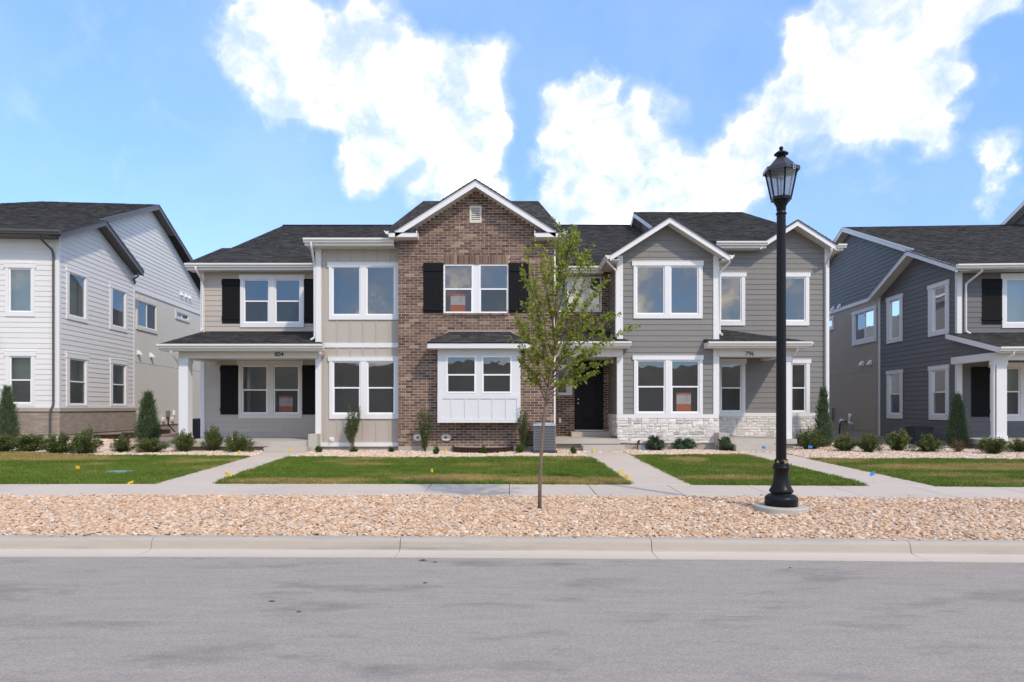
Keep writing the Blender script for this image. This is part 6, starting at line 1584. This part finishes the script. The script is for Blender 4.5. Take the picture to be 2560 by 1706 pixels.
for a in [(189, 1164, 1176, 11, YF, 'small yellow flag in the lawn before the white house'), (330, 1202, 1210, 14, YF, 'yellow flag fallen at the lawn edge by the sidewalk', .6, True), (595, 1126, 1142, 7, YF, 'yellow flag in the rock bed beside the shrub near walk 804'), (723, 1119, 1140, 7, YF, 'yellow flag standing before the step of 804'),
          (570, 1180, 1202, 16, YF, 'crumpled yellow flag at the lawn edge by the walk to 804', -.4), (1077, 1171, 1193, 6, YF, 'yellow flag standing in the dry turf before the brick gable'), (1111, 1122, 1140, 6, YF, 'yellow flag by the brown window well'), (1479, 1122, 1140, 6, YF, 'yellow flag left of the step to the black door'),
          (1555, 1175, 1198, 10, YF, 'upright yellow flag at the lawn corner by the middle walk', .1), (1566, 1187, 1208, 12, YF, 'drooping yellow flag nearest the sidewalk by the middle walk', -.2), (1605, 1116, 1132, 7, BF, 'blue flag by the water pipe below the stone base'), (1905, 1115, 1140, 8, BF, 'blue flag before the steps of 796, left of the lamp post'),
          (2021, 1114, 1130, 9, BF, 'blue flag before the bushy shrub by porch 796'), (2182, 1179, 1211, 12, BF, 'blue flag at the lawn tip where the 796 walk meets the sidewalk', .15), (2243, 1165, 1172, 7, 'flag_red', 'small orange-red marker in the lawn before the charcoal house')]:
    marker_flag(*a)
def window_card(m, s0, s1, z0, z1, label):
    o = empty('window_card', m((s0+s1)/2, -.036, z0)); off = m((s0+s1)/2, -.036, z0); OFF[o.name] = off
    tag(o, label, 'sign', 'orange cards in the windows')
    MB().box(s0, s1, -.026, -.020, z0, z1, m).build('card', 'sign_orange', o)
    h = z1-z0; MB().box(s0+.012, s1-.004, -.0195, -.0185, z0+h*.38, z1-h*.13, m).build('pale_panel', 'sign_pale', o)
    for k, w in enumerate((.55, .42, .5)): MB().box(s0+(s1-s0)*.60, s0+(s1-s0)*(.60+.36*w*1.4), -.018, -.0175, z1-h*(.2+.11*k)-.006, z1-h*(.2+.11*k)+.004, m).build('print_line', 'ac_gray', o)
    MB().box(s0+(s1-s0)*.2, s0+(s1-s0)*.62, -.018, -.0175, z1-h*.075-.005, z1-h*.075+.005, m).build('print_line', 'sign_pale', o)
window_card(mB, fx(697, YB), fx(731.5, YB), fz(1031.5, YB), fz(990, YB), 'orange card in the lower window of porch 804')
window_card(lambda s, o, z: mR(s, o-.03, z), fx(1125.5, YR), fx(1163, YR), fz(779, YR), fz(734.5, YR), 'orange card in the upper window of the brick gable')
window_card(mG, fx(1691, YGB), fx(1728, YGB), fz(1027.5, YGB), fz(982.5, YGB), 'orange card in the lower window of the grey bay')
x, y, z = on_ground(302, 1183)
o = empty('valve_box', (x, y, z+.02), .05); tag(o, 'green valve box lid set flush in the lawn before the white house', 'valve box')
MB().box(-.24, .24, -.16, .16, -.05, .025).build('lid', 'lid_green', o); MB().box(-.27, .27, -.19, .19, -.06, .012).build('rim', 'lid_green', o)
x, y, z = on_ground(2424, 1149)
MB().box(x-.11, x+.11, y-.06, y+.06, z, z+.05).build('splash_block', 'vinyl_white', None, label='small white block lying in the rock bed before the charcoal porch', category='block')
for i, (u, v, s, lb) in enumerate([(1058, 1402, .05, 'curled dry leaf at the gutter edge'), (1088, 1407, .028, 'tiny dry leaf right of the curled one in the street'), (680, 1505, .032, 'dry leaf lying alone in the left of the street'), (747, 1531, .024, 'pale leaf in the street right of the dry leaf'), (1063, 1459, .025, 'tan scrap in the street below the gutter leaves'), (1976, 1421, .02, 'tiny pebble in the street below the lamp')]):
    Y = F*(CAMZ-.012)/(v-CV); X = fx(u, Y); r_ = random.Random(i)
    b_ = MB().add([(X-s, Y, .016), (X-s*.2, Y+s*.45, .026), (X+s, Y+s*.1, .018), (X+s*.1, Y-s*.4, .022), (X-s, Y, .013), (X-s*.2, Y+s*.45, .023), (X+s, Y+s*.1, .015), (X+s*.1, Y-s*.4, .019)], [(0, 1, 2, 3), (7, 6, 5, 4), (0, 4, 5, 1), (1, 5, 6, 2), (2, 6, 7, 3), (3, 7, 4, 0)])
    b_.build('fallen_leaf', 'leaf_litter', None, label=lb, category='leaf', group='leaves in the street')
Y = F*(CAMZ-.012)/(1541-CV); X = fx(1818, Y); X2 = fx(1908, Y)
MB().add([(X, Y, .016), (X2, Y+.01, .016), (X2, Y+.018, .016), (X, Y+.02, .016)], [(0, 1, 2, 3)]).build('paint_mark', 'sidewalk_concrete', road)
